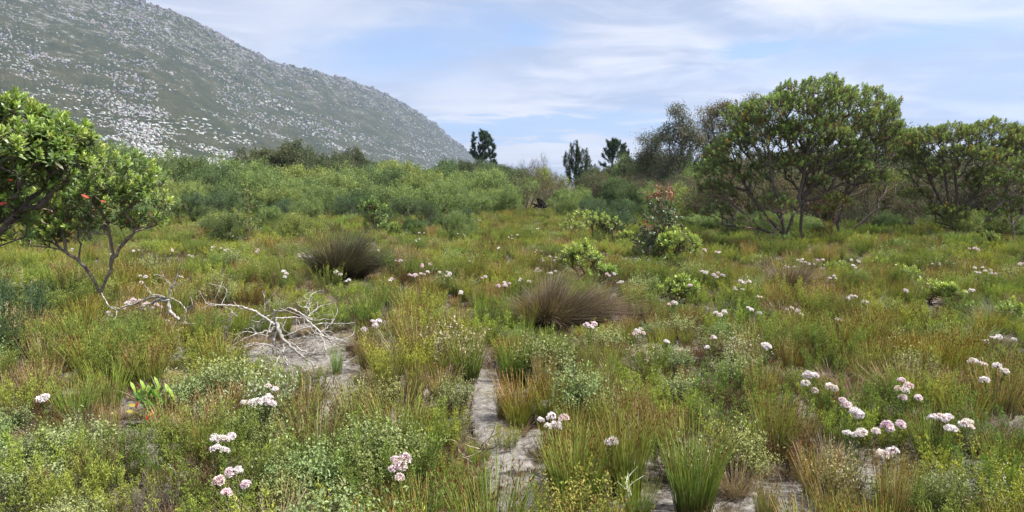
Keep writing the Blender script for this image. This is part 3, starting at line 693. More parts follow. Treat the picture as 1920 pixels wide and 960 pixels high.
FL = [
 ([(403, 822), (418, 826), (434, 819), (405, 842), (421, 846)], 'cluster of five white-pink flower heads in front of the pale leafy bush at left', 0),
 ([(432, 887), (446, 884), (411, 904), (461, 910), (424, 926)], 'lowest pink flower cluster at the bottom left', 1),
 ([(741, 864), (759, 862), (736, 881), (752, 876), (748, 897)], 'cluster of pink-white flower heads at the bottom left of the path', 1),
 ([(1014, 788), (1034, 783), (1057, 786), (1043, 799), (1030, 800)], 'cluster of white flower heads just right of the sandy path', 0),
 ([(1141, 831), (1149, 828)], 'single pink-white flower head sticking out of the tall olive reeds', 0),
 ([(459, 757), (474, 757), (484, 755), (499, 752), (508, 758), (502, 748)], 'low row of white flower heads right of the red-leaved seedling', 0),
 ([(502, 725), (516, 731)], 'pair of tiny white flowers above the low white row', 2),
 ([(683, 619), (699, 603), (710, 604), (703, 612)], 'three small white flower heads right of the dead branches', 2),
 ([(1514, 704), (1525, 706), (1511, 721), (1527, 733)], 'white flower heads behind the large green reeds at right', 0),
 ([(1556, 726), (1565, 730)], 'single white-pink head left above the deep pink pair', 0),
 ([(1580, 752), (1588, 762), (1603, 774), (1609, 778)], 'two deep pink flower heads in the right foreground', 1),
 ([(1690, 714), (1704, 726), (1685, 730), (1697, 732), (1693, 747), (1722, 747)], 'tall cluster of five pink flower heads in the right foreground', 1),
 ([(1663, 800), (1670, 806), (1689, 797)], 'pair of pink heads below the tall five-headed cluster', 1),
 ([(1588, 812), (1604, 816), (1615, 813), (1642, 810)], 'white flower heads below the deep pink pair', 0),
 ([(1654, 853), (1673, 848), (1666, 852)], 'pair of pale pink heads above the tall orange-tipped reeds', 0),
 ([(1750, 784), (1762, 783), (1778, 783), (1770, 787)], 'flat row of white heads above the green reed clump at right', 2),
 ([(1806, 797), (1814, 793), (1819, 801), (1782, 805)], 'ragged white heads right of the flat white row', 2),
 ([(1822, 678), (1830, 679), (1843, 684)], 'two pale pink heads in front of the silvery grass', 0),
 ([(1869, 688), (1885, 698), (1846, 714)], 'three pale heads at the right edge before the silvery grass', 0),
 ([(1860, 634), (1872, 633), (1848, 641), (1901, 637)], 'small pale heads at the right edge behind the silvery grass', 0),
 ([(1338, 634), (1326, 652)], 'two small pale heads above the mint leafy bush', 0),
 ([(1434, 648), (1440, 652)], 'small faded white flower head left of the white dried bush', 2),
 ([(1403, 578), (1409, 582), (1424, 588)], 'three white heads in front of the small grey-purple tussock', 0),
 ([(1475, 581), (1484, 578), (1496, 584), (1502, 591)], 'white heads right of the three under the small grey-purple tussock', 0),
 ([(1342, 588), (1350, 592), (1358, 586)], 'faded white flower patch between the tussock and the rosette bush', 2),
 ([(240, 570), (250, 564), (262, 566), (272, 574), (232, 578)], 'pink flower cluster behind the upright dead branch', 1),
 ([(203, 587), (207, 592)], 'pale pink head at the foot of the small left tree', 1),
 ([(276, 570), (285, 578), (268, 580), (293, 572), (302, 576)], 'pink-white heads right of the pink cluster behind the dead branch', 1),
 ([(263, 518), (273, 520), (265, 530)], 'pink-white heads behind the upright dead branch near the dark low tussock', 0),
 ([(630, 511), (638, 515), (649, 528), (654, 526)], 'pink-white heads in front of the dark left tussock', 0),
 ([(532, 510), (537, 514), (534, 520)], 'small white heads left of the dark left tussock', 0),
 ([(84, 745), (80, 748)], 'single pale head in the shade of the green bush at the left edge', 0),
 ([(1195, 622), (1201, 618), (1206, 626), (1190, 627)], 'faded lilac flower spray right below the big grey-brown tussock', 1),
 ([(1100, 610), (1108, 614), (1114, 608)], 'faded lilac flower spray at the dark foot of the big grey-brown tussock', 1),
 ([(1596, 556), (1603, 557), (1590, 560)], 'small white flowers left of the rosette bushes at right', 2),
 ([(1620, 568), (1624, 567)], 'lone white head left of the rosette bushes at right', 0),
]
for hs, lab, st in FL: flower_plant(hs, lab, st)
# ------------------------------------------------------------------ labels by landmark
LM = [(412, 830, 'the five white-pink heads'), (430, 905, 'the lowest pink flowers'), (750, 880, 'the lone low pink flower cluster'), (1035, 790, 'the white flowers by the path'), (1145, 832, 'the lone flower in tall reeds'),
      (484, 756, 'the low white flower row'), (697, 608, 'the three small white flowers'), (1520, 715, 'the white heads behind the tall reeds'), (1595, 766, 'the deep pink flower pair'), (1696, 732, 'the five tall pink flowers'), (1676, 802, 'the low pink flower pair'),
      (1605, 815, 'the white heads under the deep pink pair'), (1665, 850, 'the pale pink pair at the bottom right'), (1765, 784, 'the flat white flower row'), (1830, 680, 'the two pale pink heads at right'), (1880, 695, 'the pale heads at the right edge'), (1332, 642, 'the two small pale heads'),
      (290, 760, 'the red-leaved seedling'), (530, 630, 'the fan of dead branches'), (320, 590, 'the upright dead branch'), (635, 680, 'the lone lime reed tuft on sand'), (1050, 570, 'the big grey-brown tussock'), (640, 490, 'the dark left tussock'), (1485, 525, 'the grey-purple tussock'),
      (105, 700, 'the short dead stick'), (885, 870, 'the bare forked twig'), (960, 880, 'the wide sand at the bottom'), (640, 745, 'the narrow sand strip'), (1170, 945, 'the pale forked stem'), (330, 895, 'the knobbed grey twig'), (80, 850, 'the cream-speckled bush'), (485, 690, 'the yellow flowering bush'),
      (1277, 480, 'the round rosette bush'), (1087, 500, 'the rosette bush behind the big tussock'), (1112, 435, 'the wide rosette bush'), (1752, 555, 'the twin rosette bushes'), (1708, 522, 'the small bright rosette plant'), (1898, 600, 'the right edge rosette bush'), (1277, 555, 'the flat rosette bush'),
      (700, 415, 'the orange-tinted leafy bush'), (467, 400, 'the slender sapling'), (190, 570, 'the small left tree'), (1240, 420, 'the red-topped gum'), (1012, 382, 'the burnt stump'), (960, 399, 'the pale fallen log'), (1470, 460, 'the trunks of the biggest tree'), (1800, 445, 'the splayed trunks at right'),
      (905, 290, 'the lone round pine'), (1080, 310, 'the pointed pine'), (1155, 285, 'the round-topped pine'), (300, 275, 'the low boulder patch'), (590, 300, 'the dark tree clump'), (400, 262, 'the right end of the boulder field'), (1280, 250, 'the tallest gum'), (20, 560, 'the spiky bush at left'), (1460, 800, 'the large green reed clump'), (1300, 880, 'the big dark reed clump'),
      (1570, 890, 'the bottom white-speckled bush'), (1850, 800, 'the dead grey grass clump'), (1380, 690, 'the big mint bush'), (800, 790, 'the bright lime heath patch'), (700, 740, 'the mint bush by the sand'), (530, 900, 'the bottom pale leafy bush')]
def to_px(x, y, z):
    d = np.array([x, y, z - CAM_H]); f = d[1] * cp - d[2] * sp; u_ = d[1] * sp + d[2] * cp
    return 960 + FPX * d[0] / f, 480 - FPX * u_ / f
USEDL = set()
def auto_label(phrase, px, py, extra=('small', 'tall', 'broad')):
    order = sorted(LM, key=lambda l: math.hypot(l[0] - px, (l[1] - py) * 1.3))[:6]
    px, py = min(max(px, 0), 1920), min(max(py, 0), 960)
    for l in order:
        dx, dy = px - l[0], py - l[1]; q = math.hypot(dx, dy)
        if abs(dx) > 1.6 * abs(dy): w_ = 'left of' if dx < 0 else 'right of'
        elif abs(dy) > 1.6 * abs(dx): w_ = 'behind' if dy < 0 else 'in front of'
        else: w_ = ('behind and ' if dy < 0 else 'in front and ') + ('left of' if dx < 0 else 'right of')
        for pre in ([('just ' if q < 45 else ('a little ' if q < 110 else 'well '))]):
            lab = f'{phrase} {pre}{w_} {l[2]}'
            if lab not in USEDL and len(lab.split()) <= 16: USEDL.add(lab); return lab
    return f'{phrase} near {order[0][2]}'

# more distant flower plants: (px, py, spread, heads)
FAR = [(1030, 485, 14, 5), (1005, 507, 12, 5), (1038, 511, 10, 4), (950, 532, 16, 6), (982, 525, 10, 3), (1330, 512, 14, 5), (1352, 516, 14, 5), (1400, 531, 12, 5), (1382, 541, 10, 4), (1145, 517, 10, 3), (1165, 531, 8, 3),
       (1511, 487, 16, 5), (1530, 492, 14, 5), (1602, 491, 10, 3), (1606, 501, 8, 2), (1826, 468, 9, 5), (1750, 497, 12, 5), (1835, 503, 9, 4), (1862, 512, 16, 6), (1833, 512, 8, 3), (1819, 546, 9, 3), (1912, 497, 8, 4),
       (405, 465, 12, 6), (430, 471, 10, 4), (480, 470, 8, 3), (565, 478, 12, 5), (588, 480, 12, 5), (775, 517, 12, 5), (795, 513, 8, 3), (833, 514, 12, 6), (800, 498, 9, 3), (745, 490, 9, 3), (865, 440, 10, 3), (835, 408, 12, 4), (840, 420, 14, 4),
       (560, 430, 6, 2), (600, 410, 10, 3), (620, 420, 8, 3), (545, 395, 8, 2), (1010, 470, 8, 3), (940, 467, 8, 3), (1000, 432, 12, 4), (780, 450, 8, 3), (790, 435, 6, 2), (1260, 570, 8, 3), (1290, 535, 6, 2), (1420, 557, 7, 2),
       (1480, 500, 10, 4), (1320, 470, 8, 3), (1345, 475, 8, 3), (1560, 520, 8, 3), (1570, 600, 6, 2), (1700, 545, 7, 2), (360, 480, 8, 3), (320, 470, 8, 3), (210, 478, 8, 3), (255, 470, 7, 3), (130, 470, 8, 3), (700, 470, 9, 3), (660, 455, 8, 3),
       (900, 415, 8, 3), (960, 445, 12, 4), (1090, 400, 10, 3), (730, 525, 7, 2), (1245, 640, 6, 2), (880, 490, 8, 2), (905, 520, 6, 2), (870, 550, 7, 2)]
protos = {}
for i, (px, py, sp_, nh) in enumerate(FAR):
    hs = [(px + R.uniform(-sp_, sp_), py + R.uniform(-.35, .35) * sp_) for _ in range(nh)]
    side = 'left' if px < 640 else ('middle' if px < 1280 else 'right')
    flower_plant(hs, auto_label('distant pale flowers', px, py), 0 if i % 3 else 1, .85, .36, f'distant pale flower plants, {side} third')

# ------------------------------------------------------------------ woody skeletons
def skeleton(trunk_lines, tips, jitter=.04, r_tip=.0035, expo=2.3, step=.25, wander=.12):
    """grow twigs from trunk polylines out to every tip; returns node positions, parents, radii, tip indices"""
    P, par = [], []
    for ln in trunk_lines:
        prev = -1
        if len(P):
            d = np.linalg.norm(np.array(P) - np.asarray(ln[0]), axis=1); prev = int(np.argmin(d)) if d.min() < .35 else -1
            ln = ln[1:] if (prev >= 0 and d.min() < .05) else ln
        for p in ln: P.append(np.asarray(p, float)); par.append(prev); prev = len(P) - 1
    root = P[0]; order = np.argsort([np.linalg.norm(t - root) for t in tips]); tip_idx = []
    depth = [0.0] * len(P)
    for i in range(len(P)):
        depth[i] = 0 if par[i] < 0 else depth[par[i]] + np.linalg.norm(P[i] - P[par[i]])
    cap = len(P) + len(tips) * 14; A = np.zeros((cap, 3)); A[:len(P)] = P; n = len(P); D = np.zeros(cap); D[:n] = depth
    for k in order:
        t = np.asarray(tips[k], float); d = np.linalg.norm(A[:n] - t, axis=1)
        cost = d * (1 + .9 * (A[:n, 2] > t[2] - .02)) + .22 * D[:n] + .0
        j = int(np.argmin(cost)); L = d[j]; m = max(1, min(8, int(L / step)))
        a = A[j].copy(); mid = (a + t) / 2 + np.array([0, 0, .14 * L]) * np.sign(t[2] - a[2] + .1) * -.6 + R.normal(size=3) * wander * L
        prev = j
        for q in range(1, m + 1):
            s = q / m; pnt = (1 - s) ** 2 * a + 2 * s * (1 - s) * mid + s * s * t
            if q < m: pnt = pnt + R.normal(size=3) * jitter * step
            A[n] = pnt; par.append(prev); D[n] = D[prev] + L / m; prev = n; n += 1
        tip_idx.append(n - 1)
    A = A[:n]; par = np.array(par); w = np.zeros(n)
    w[tip_idx] = r_tip ** expo
    for i in range(n - 1, -1, -1):
        if w[i] == 0: w[i] = r_tip ** expo * .5
        if par[i] >= 0: w[par[i]] += w[i]
    return A, par, w ** (1 / expo), tip_idx
def wood(A, par, r, root, thick=.02, col=(.16, .13, .11), rmax=None, names=('trunk', 'branches'), mat=None):
    rr = np.minimum(r, rmax) if rmax else r
    i = np.where(par >= 0)[0]; big = rr[i] >= thick
    for nm, sel, sides in ((names[0], i[big], 7), (names[1], i[~big], 4)):
        if not len(sel): continue
        mb = MB(); d = A[sel] - A[par[sel]]
        tubes(mb, A[par[sel]] - d * .04, A[sel] + d * .04, np.minimum(rr[par[sel]], rr[sel] * 1.25), rr[sel], jit(col, len(sel), .12), sides)
        mb.build(nm, mat or M_BARK, root, smooth=True)
def ellips_tips(lobes, n, top=.75, g=None, inner=.15):
    """points in the shells of ellipsoid lobes (cx,cy,cz,rx,ry,rz), mostly on their upper sides"""
    out = []; wts = np.array([l[3] * l[5] + l[3] * l[4] for l in lobes]); wts = wts / wts.sum()
    for l, wgt in zip(lobes, wts):
        k = max(3, int(n * wgt)); d = unit(R.normal(size=(k, 3)))
        fl = (d[:, 2] < -.25) & (R.uniform(0, 1, k) < top); d[fl, 2] *= -1
        q = np.where(R.uniform(0, 1, k) < inner, R.uniform(.4, .8, k), R.uniform(.84, 1.03, k))
        q *= 1 + .13 * np.sin(d[:, 0] * 7 + l[0] * 5) * np.cos(d[:, 2] * 6 + l[2] * 3) + .07 * np.sin(d[:, 0] * 15 + d[:, 2] * 11 + l[0])
        out.append(np.array(l[:3]) + d * np.array(l[3:6]) * q[:, None])
    return np.concatenate(out)
def px_lobes(ls, Y):
    o = []
    for l in ls:
        cx, cy, rx, ry = l[:4]; dy = l[4] if len(l) > 4 else 0
        p = ptY(cx, cy, Y + dy); s = (Y + dy) / FPX; o.append((p[0], p[1], p[2], rx * s, rx * s * .85, ry * s))
    return o
def rosette_mesh(n, L, w, cols, length=.10, seed=0, six=True, old=(.3, .12, .04), nold=1):
    """leafy shoot: leaves spiral up the last stretch of a stem and point outward and up (along +Z)"""
    mb = MB(); i = np.arange(n); t = i / n; a = i * 2.4 + seed
    z = t * length; spread = 1.15 - .85 * t
    d = np.stack([np.cos(a) * spread, np.sin(a) * spread, .35 + 1.1 * t], 1) + R.normal(size=(n, 3)) * .15
    c0, c1 = np.array(cols[0]), np.array(cols[1]); c = c0 * (1 - t[:, None]) + c1 * t[:, None]; c = c * (1 + R.uniform(-.18, .18, (n, 1)))
    if nold: c[:nold] = old
    leaves(mb, np.stack([np.zeros(n), np.zeros(n), z], 1), d, L * (1.0 - .3 * t) * G_(.8, 1.15, n), w * (1 - .15 * t), c, .22, np.array([0, 0, 1.]), six=six)
    tubes(mb, [(0, 0, -.05)], [(0, 0, length)], .004, .002, (.18, .10, .06), 4)
    return mb
def bake(mb_src, T, Q, s, cmul, dst):
    """add transformed copies of a small mesh collector's geometry"""
    V = np.concatenate(mb_src.v); C = np.concatenate(mb_src.c)
    z = unit(np.asarray(Q, float)); n = len(z); ref = unit(R.normal(size=(n, 3))); x = unit(np.cross(z, ref)); y = np.cross(z, x)
    VV = V[None, :, 0:1] * x[:, None] + V[None, :, 1:2] * y[:, None] + V[None, :, 2:3] * z[:, None]
    VV = VV * np.broadcast_to(s, (n,))[:, None, None] + np.asarray(T)[:, None]
    CC = np.clip(C[None] * np.asarray(cmul)[:, None, :], 0, 1)
    off = (np.arange(n) * len(V))[:, None, None]
    first = True
    for k in (3, 4):
        if mb_src.f[k]:
            F = np.concatenate(mb_src.f[k]); FF = (F[None] + off).reshape(-1, k)
            if first: dst.add(VV.reshape(-1, 3), FF, CC.reshape(-1, 3)); base = dst.n - VV.shape[0] * VV.shape[1]; first = False
            else: dst.f[k].append(FF + base); dst.m[k].append(np.zeros(len(FF)))
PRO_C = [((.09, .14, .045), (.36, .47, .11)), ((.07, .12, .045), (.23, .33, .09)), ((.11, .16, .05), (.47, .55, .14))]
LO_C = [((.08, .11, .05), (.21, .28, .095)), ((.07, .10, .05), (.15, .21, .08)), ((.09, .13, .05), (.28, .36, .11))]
SHOOT = [rosette_mesh(17, .098, .024, PRO_C[i % 3], .10, i, True, (.13, .12, .045)) for i in range(5)]
LO_C_ = 0
SHOOT_ME = [m_.mesh('leafy_shoot', M_LEAF) for m_ in SHOOT]
SHOOT_LO = [rosette_mesh(14, .080, .024, LO_C[i % 3], .09, i, False, (.10, .09, .04)) for i in range(4)]
from mathutils import Quaternion
def put_shoots(root, pts, dirs, meshes, size, tint=None, limit=300):
    for k in range(min(limit, len(pts))):
        o = link('leafy_shoot', meshes[R.integers(0, len(meshes))], root); o.location = tuple(pts[k])
        q = Vector(dirs[k]).to_track_quat('Z', 'Y') @ Quaternion((0, 0, 1), R.uniform(0, 6.28)); o.rotation_mode = 'QUATERNION'; o.rotation_quaternion = q
        s = size * R.uniform(.75, 1.2); o.scale = (s, s, s)
def protea_tree(base_px, trunk_px, lobes_px, Y, ntips, label, name='protea_tree', parts=True, size=1.0, thick=.02, rcap=None, col=(.20, .165, .14), lo_mul=(1, 1, 1), inner=.15, red=.0, group=None, outward=.55, bare=0):
    bx, by = at(*base_px) if base_px else (None, None)
    if base_px: Y = by
    root_p = np.array([bx, by, float(gz(bx, by))]) if base_px else ptY(*trunk_px[0][0][:2], Y)
    root = empty(name, tuple(root_p), label, 'tree', group)
    lines = []
    for ln in trunk_px:
        pts = [ptY(q[0], q[1], Y + (q[2] if len(q) > 2 else 0)) - root_p for q in ln]; lines.append(list(smooth_line(pts, 4, .008)))
    if base_px: lines[0][0] = np.array([0, 0, -.05])
    lob = [(l[0] - root_p[0], l[1] - root_p[1], l[2] - root_p[2], *l[3:]) for l in px_lobes(lobes_px, Y)]
    tips = ellips_tips(lob, ntips, .8, inner=inner)
    nl_ = len(tips)
    if bare:
        bt = ellips_tips([(l[0], l[1], l[2] - l[5] * 1.1, l[3] * .9, l[4] * .9, l[5] * 1.1) for l in lob], bare, .2, inner=.8); tips = np.concatenate([tips, bt])
    A, par, r, ti = skeleton(lines, tips, step=.16, r_tip=.003)
    leafy = set(); tt0 = np.array(tips[:nl_]); ti = [i for i in ti if np.min(np.abs(tt0 - A[i]).sum(1)) < 1e-6]
    wood(A, par, r, root, thick, col, rcap)
    T = A[ti]; d = unit(A[ti] - A[par[ti]]); 
    ctr = np.mean([l[:3] for l in lob], 0); dirs = unit(d * .35 + unit(T - ctr) * outward + np.array([0, 0, .55]) + R.normal(size=T.shape) * .15)
    nn = len(T)
    zrel = (T[:, 2] - T[:, 2].min()) / max(1e-6, np.ptp(T[:, 2]))
    if parts:
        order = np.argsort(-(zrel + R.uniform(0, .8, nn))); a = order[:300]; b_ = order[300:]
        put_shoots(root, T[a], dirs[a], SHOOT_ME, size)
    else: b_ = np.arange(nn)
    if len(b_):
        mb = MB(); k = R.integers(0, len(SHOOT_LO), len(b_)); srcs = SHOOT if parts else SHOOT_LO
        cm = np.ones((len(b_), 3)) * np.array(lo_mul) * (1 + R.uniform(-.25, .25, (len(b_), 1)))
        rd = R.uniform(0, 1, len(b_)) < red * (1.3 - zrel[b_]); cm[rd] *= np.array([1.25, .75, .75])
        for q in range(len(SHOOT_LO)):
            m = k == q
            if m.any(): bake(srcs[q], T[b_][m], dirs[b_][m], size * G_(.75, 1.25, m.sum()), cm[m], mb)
        o = mb.build('crown', M_LEAF if parts else M_TREE, root); 
        if parts: o['kind'] = 'stuff'
    USED.append((root_p[0], root_p[1], .12)); return root, T, ctr

# ---- left: two small near trees
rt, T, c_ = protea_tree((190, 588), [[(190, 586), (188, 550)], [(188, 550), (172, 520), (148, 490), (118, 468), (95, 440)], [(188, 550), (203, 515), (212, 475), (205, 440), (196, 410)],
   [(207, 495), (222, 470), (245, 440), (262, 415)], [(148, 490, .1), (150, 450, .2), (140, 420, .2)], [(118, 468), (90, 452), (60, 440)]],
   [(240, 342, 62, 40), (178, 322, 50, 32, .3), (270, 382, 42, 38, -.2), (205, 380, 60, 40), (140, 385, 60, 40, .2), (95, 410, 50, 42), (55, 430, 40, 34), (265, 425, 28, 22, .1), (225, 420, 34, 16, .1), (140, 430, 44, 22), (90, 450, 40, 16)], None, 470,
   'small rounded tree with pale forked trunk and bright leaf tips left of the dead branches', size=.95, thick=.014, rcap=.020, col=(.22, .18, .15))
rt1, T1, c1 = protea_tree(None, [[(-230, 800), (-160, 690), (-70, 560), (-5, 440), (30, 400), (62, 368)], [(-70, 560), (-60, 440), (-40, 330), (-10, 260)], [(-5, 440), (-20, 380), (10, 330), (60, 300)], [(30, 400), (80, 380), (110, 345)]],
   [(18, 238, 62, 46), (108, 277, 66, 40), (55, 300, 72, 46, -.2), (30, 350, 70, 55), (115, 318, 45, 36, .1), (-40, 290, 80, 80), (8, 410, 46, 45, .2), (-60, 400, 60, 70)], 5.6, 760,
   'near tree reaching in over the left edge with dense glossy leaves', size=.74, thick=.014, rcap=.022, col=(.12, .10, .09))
# a few red old leaves inside the left trees
def red_leaves(root, pix, Y):
    mb = MB(); o3 = np.array(root.location)
    for (px, py, n) in pix:
        n = n * 2; p = ptY(px, py, Y) - o3 + R.normal(size=(n, 3)) * .05
        leaves(mb, p, R.normal(size=(n, 3)) + np.array([0, 0, -.3]), .06, .02, jit((.45, .07, .04), n, .4), .15, six=True)
    mb.build('red_leaves', M_LEAF, root)
red_leaves(rt, [(75, 375, 6), (95, 382, 6), (85, 365, 4), (140, 420, 6), (132, 430, 3), (275, 410, 4), (250, 408, 3), (205, 402, 3), (185, 400, 3)], 9.2)
red_leaves(rt1, [(22, 360, 1), (152, 353, 1)], 5.3)

# ---- rosette bushes (low protea shrubs)
def rosette_bush(px, py, wpx, hpx, n, label, size=1.0, red=0, kinds=(0, 1, 2), name='protea_bush', group=None, mul=None):
    x, y = at(px, py); ppm = FPX / y; rx = wpx / ppm / 2 * 1.05; h = hpx / ppm * 1.18
    root = empty(name, (x, y + rx * .6, float(gz(x, y))), label, 'shrub', group); USED.append((x, y + rx * .6, rx * .8))
    lob = [(0, 0, h * .55, rx * .92, rx * .8, h * .42)] + [(R.uniform(-.5, .5) * rx, R.uniform(-.5, .2) * rx, h * R.uniform(.5, .7), rx * .45, rx * .4, h * .25) for _ in range(2)]
    tips = ellips_tips(lob, n, .95, inner=.1); tips[:, 2] = np.maximum(tips[:, 2], h * .12)
    A, par, r, ti = skeleton([[(0, 0, -.03), (0, 0, h * .12)]], tips, step=.1, r_tip=.003)
    wood(A, par, r, root, .5, (.20, .11, .07), .018)
    T = A[ti]; dirs = unit((T - np.array([0, 0, h * .25])) * .9 / max(rx, .1) + np.array([0, 0, .7]) + R.normal(size=T.shape) * .12)
    me = [SHOOT_ME[k] for k in kinds]; T = T - dirs * .06
    put_shoots(root, T, dirs, me, size)
    if red:
        mb = MB(); m = R.integers(0, len(T), red)
        leaves(mb, T[m] * np.array([.9, .9, .6]), R.normal(size=(red, 3)), .07, .022, jit((.42, .09, .03), red, .4), .15, six=True); mb.build('red_leaves', M_LEAF, root)
    return root
YG = (0, 2, 2)
rosette_bush(1112, 458, 112, 52, 110, 'wide light green rosette bush in the centre distance', 1.15, 3, YG)
rosette_bush(1076, 452, 50, 34, 40, 'low light green bush hugging the left of the wide rosette bush', 1.0, 0, YG)
rosette_bush(1176, 472, 45, 32, 36, 'small light green bush left of the red-tipped young gum', 1.0, 0, YG)
rosette_bush(1087, 532, 84, 62, 85, 'light green rosette bush just behind the big grey-brown tussock', 1.05, 2, YG)
rosette_bush(1132, 545, 55, 40, 40, 'grey-green low rosette shoots right of the bush behind the big tussock', .9, 2, (0, 1))
rosette_bush(1277, 506, 86, 64, 95, 'round light green rosette bush in front of the red-tipped young gum', 1.1, 5, YG)
rosette_bush(1277, 578, 72, 46, 50, 'flat yellow-green rosette bush with reddish lower leaves', .95, 16, YG)
rosette_bush(1296, 424, 42, 34, 40, 'light green bush behind the right side of the young gum', 1.15, 0, YG)
rosette_bush(1570, 525, 45, 28, 26, 'low mint rosette plant right of the small grey-purple tussock', .9, 4, (0, 2))
rosette_bush(1708, 540, 48, 34, 30, 'small bright rosette plant at right, behind the twin rosette bushes', .95, 2, YG)
rosette_bush(1752, 572, 56, 38, 34, 'left one of the twin light green rosette bushes at right', .9, 6, YG)
rosette_bush(1790, 582, 50, 42, 34, 'right one of the twin light green rosette bushes at right', .9, 4, YG)
rosette_bush(1820, 598, 34, 24, 14, 'tiny grey-green rosette plant below the twin rosette bushes', .85, 1, (0, 1))
rosette_bush(1898, 622, 48, 50, 26, 'rosette bush with brown stems at the right edge', .9, 4, (0, 2))
rosette_bush(1690, 470, 40, 22, 22, 'small green bush between the two big right trees', .95, 0, (0, 1))
rosette_bush(1145, 448, 60, 36, 40, 'light green bush touching the right side of the wide rosette bush', 1.1, 0, YG)
rosette_bush(1330, 440, 50, 34, 34, 'light green bush right of the young gum, before the shaded trees', 1.1, 0, YG)
rosette_bush(1505, 468, 46, 26, 26, 'small mint bush between the trunks of the biggest tree', 1.0, 0, (0, 2))
rosette_bush(1625, 470, 44, 26, 24, 'small bright bush right of the trunks of the biggest tree', 1.0, 0, (0, 2))
rosette_bush(1860, 470, 56, 34, 34, 'light green bush right of the splayed trunks', 1.1, 1, YG)
rosette_bush(1405, 600, 40, 26, 20, 'tiny rosette plant below the white heads near the grey-purple tussock', .85, 1, YG)
rosette_bush(1660, 520, 44, 26, 22, 'low rosette plant left of the small bright rosette plant', .9, 1, YG)
# leafy dark green bush with orange tips and big basal leaves
rb = rosette_bush(698, 448, 52, 66, 60, 'dark green leafy bush with orange-tinted top in the left middle distance', 1.35, 0, (1, 1, 0))
red_leaves(rb, [(697, 384, 8), (703, 382, 6), (690, 386, 4)], rb.location[1])
rosette_bush(726, 452, 36, 28, 22, 'clump of big glossy green leaves right of the orange-tinted bush', 1.5, 0, (1,))

# seedling with one red leaf in the foreground: every leaf by itself
def seedling():
    px, py = 283, 800; x, y = at(px, py); root = empty('protea_seedling', (x, y, float(gz(x, y))), 'bright leafy seedling with one red leaf standing among brown reeds', 'seedling'); o3 = np.array(root.location)
    ls = []
    for i, c in enumerate([(.20, .34, .07), (.10, .20, .05), (.36, .50, .10), (.50, .06, .03), (.42, .36, .07)]):
        mb = MB(); leaves(mb, np.zeros((1, 3)), np.array([[0, 0, 1.]]), .105, .026, c, .2, np.array([1, 0, 0.]), six=True, bend=.12); ls.append(mb.mesh('leaf', M_LEAF))
    mb = MB(); stems = [(255, 738), (272, 732), (300, 730), (318, 738), (328, 752), (288, 745)]
    for (a, b) in stems:
        p = ptY(a, b, y + R.uniform(-.06, .06)) - o3; L = smooth_line([(0, 0, 0), (p[0] * .3, p[1] * .3, p[2] * .55), p], 4); curve_tube(mb, L, .005, .003, (.30, .12, .07), 5)
        for k in range(13):
            t = .45 + .55 * k / 12; q = L[int(t * (len(L) - 1))]; an = k * 2.4
            d = Vector((math.cos(an) * (1.25 - t * .9), math.sin(an) * (1.25 - t * .9), .1 + t * 1.0))
            o = link('leaf', ls[2 if (t > .85) else (0 if R.uniform() < .4 else 1)], root); o.location = tuple(q); o.rotation_mode = 'QUATERNION'; o.rotation_quaternion = d.to_track_quat('Z', 'Y'); o.scale = (.85, .85, R.uniform(.75, 1.1))
    mb.build('stems', M_BARK, root)
    for (a, b, k, dx) in [(285, 768, 3, .2), (289, 772, 3, -.2), (279, 774, 3, 0), (252, 772, 4, -.3), (256, 760, 4, -.5), (262, 752, 3, -.4)]:
        p = ptY(a, b, y - .08) - o3; o = link('leaf', ls[k], root); o.location = tuple(p); o.rotation_mode = 'QUATERNION'; o.rotation_quaternion = Vector((dx, -.5, -.8 if k == 3 else .2)).to_track_quat('Z', 'Y'); o.scale = (.9, .9, .55)
    USED.append((x, y, .3))
seedling()

# ---- young gum with red top
def leafy_pole(px, py, top, wtop, label, cols, ctop, n=420, ll=.11, lw=.05, name='gum_sapling', w0=.9):
    x, y = at(px, py); ppm = FPX / y; h = (py - top) / ppm; rad = wtop / ppm / 2
    root = empty(name, (x, y, float(gz(x, y))), label, 'young tree'); USED.append((x, y, rad * .6))
    lob = [(0, 0, h * .25, rad * w0 * 1.1, rad * w0, h * .2), (0, 0, h * .5, rad * .95, rad * .8, h * .22), (0, 0, h * .78, rad * .62, rad * .55, h * .2)]
    tips = ellips_tips(lob, n // 9, .5, inner=.35)
    A, par, r, ti = skeleton([list(smooth_line([(0, 0, 0), (.02, 0, h * .5), (0, 0, h * .95)], 6, .01))], tips, step=.14, r_tip=.003)
    wood(A, par, r, root, .012, (.22, .13, .10), .022)
    T = A[ti]; i = np.repeat(np.arange(len(T)), 10); t = R.uniform(-.15, .02, len(i))
    d = unit(T - A[par[ti]]); base = T[i] + d[i] * t[:, None] + R.normal(size=(len(i), 3)) * .02
    c = jit(cols[0], len(i), .3); m = R.uniform(0, 1, len(i)) < .4; c[m] = jit(cols[1], m.sum(), .3)
    hi = (base[:, 2] > h * .80) | (R.uniform(0, 1, len(i)) < .05); c[hi] = jit(ctop, hi.sum(), .35)
    mb = MB(); leaves(mb, base, unit(R.normal(size=(len(i), 3)) + np.array([0, 0, -.25])), ll * G_(.7, 1.2, len(i)), lw, c, .1, six=True)
    o = mb.build('leaves', M_LEAF, root); o['kind'] = 'stuff'; return root
gs = leafy_pole(1240, 500, 340, 105, 'young gum tree with coppery red top leaves near the centre right', [(.09, .13, .07), (.19, .21, .13)], (.27, .135, .095), 1500, .085, .038)
leafy_pole(1212, 492, 412, 60, 'low dark gum shoots with red tips at the left foot of the red-topped gum', [(.045, .07, .04), (.10, .12, .07)], (.28, .11, .08), 500, .085, .036)
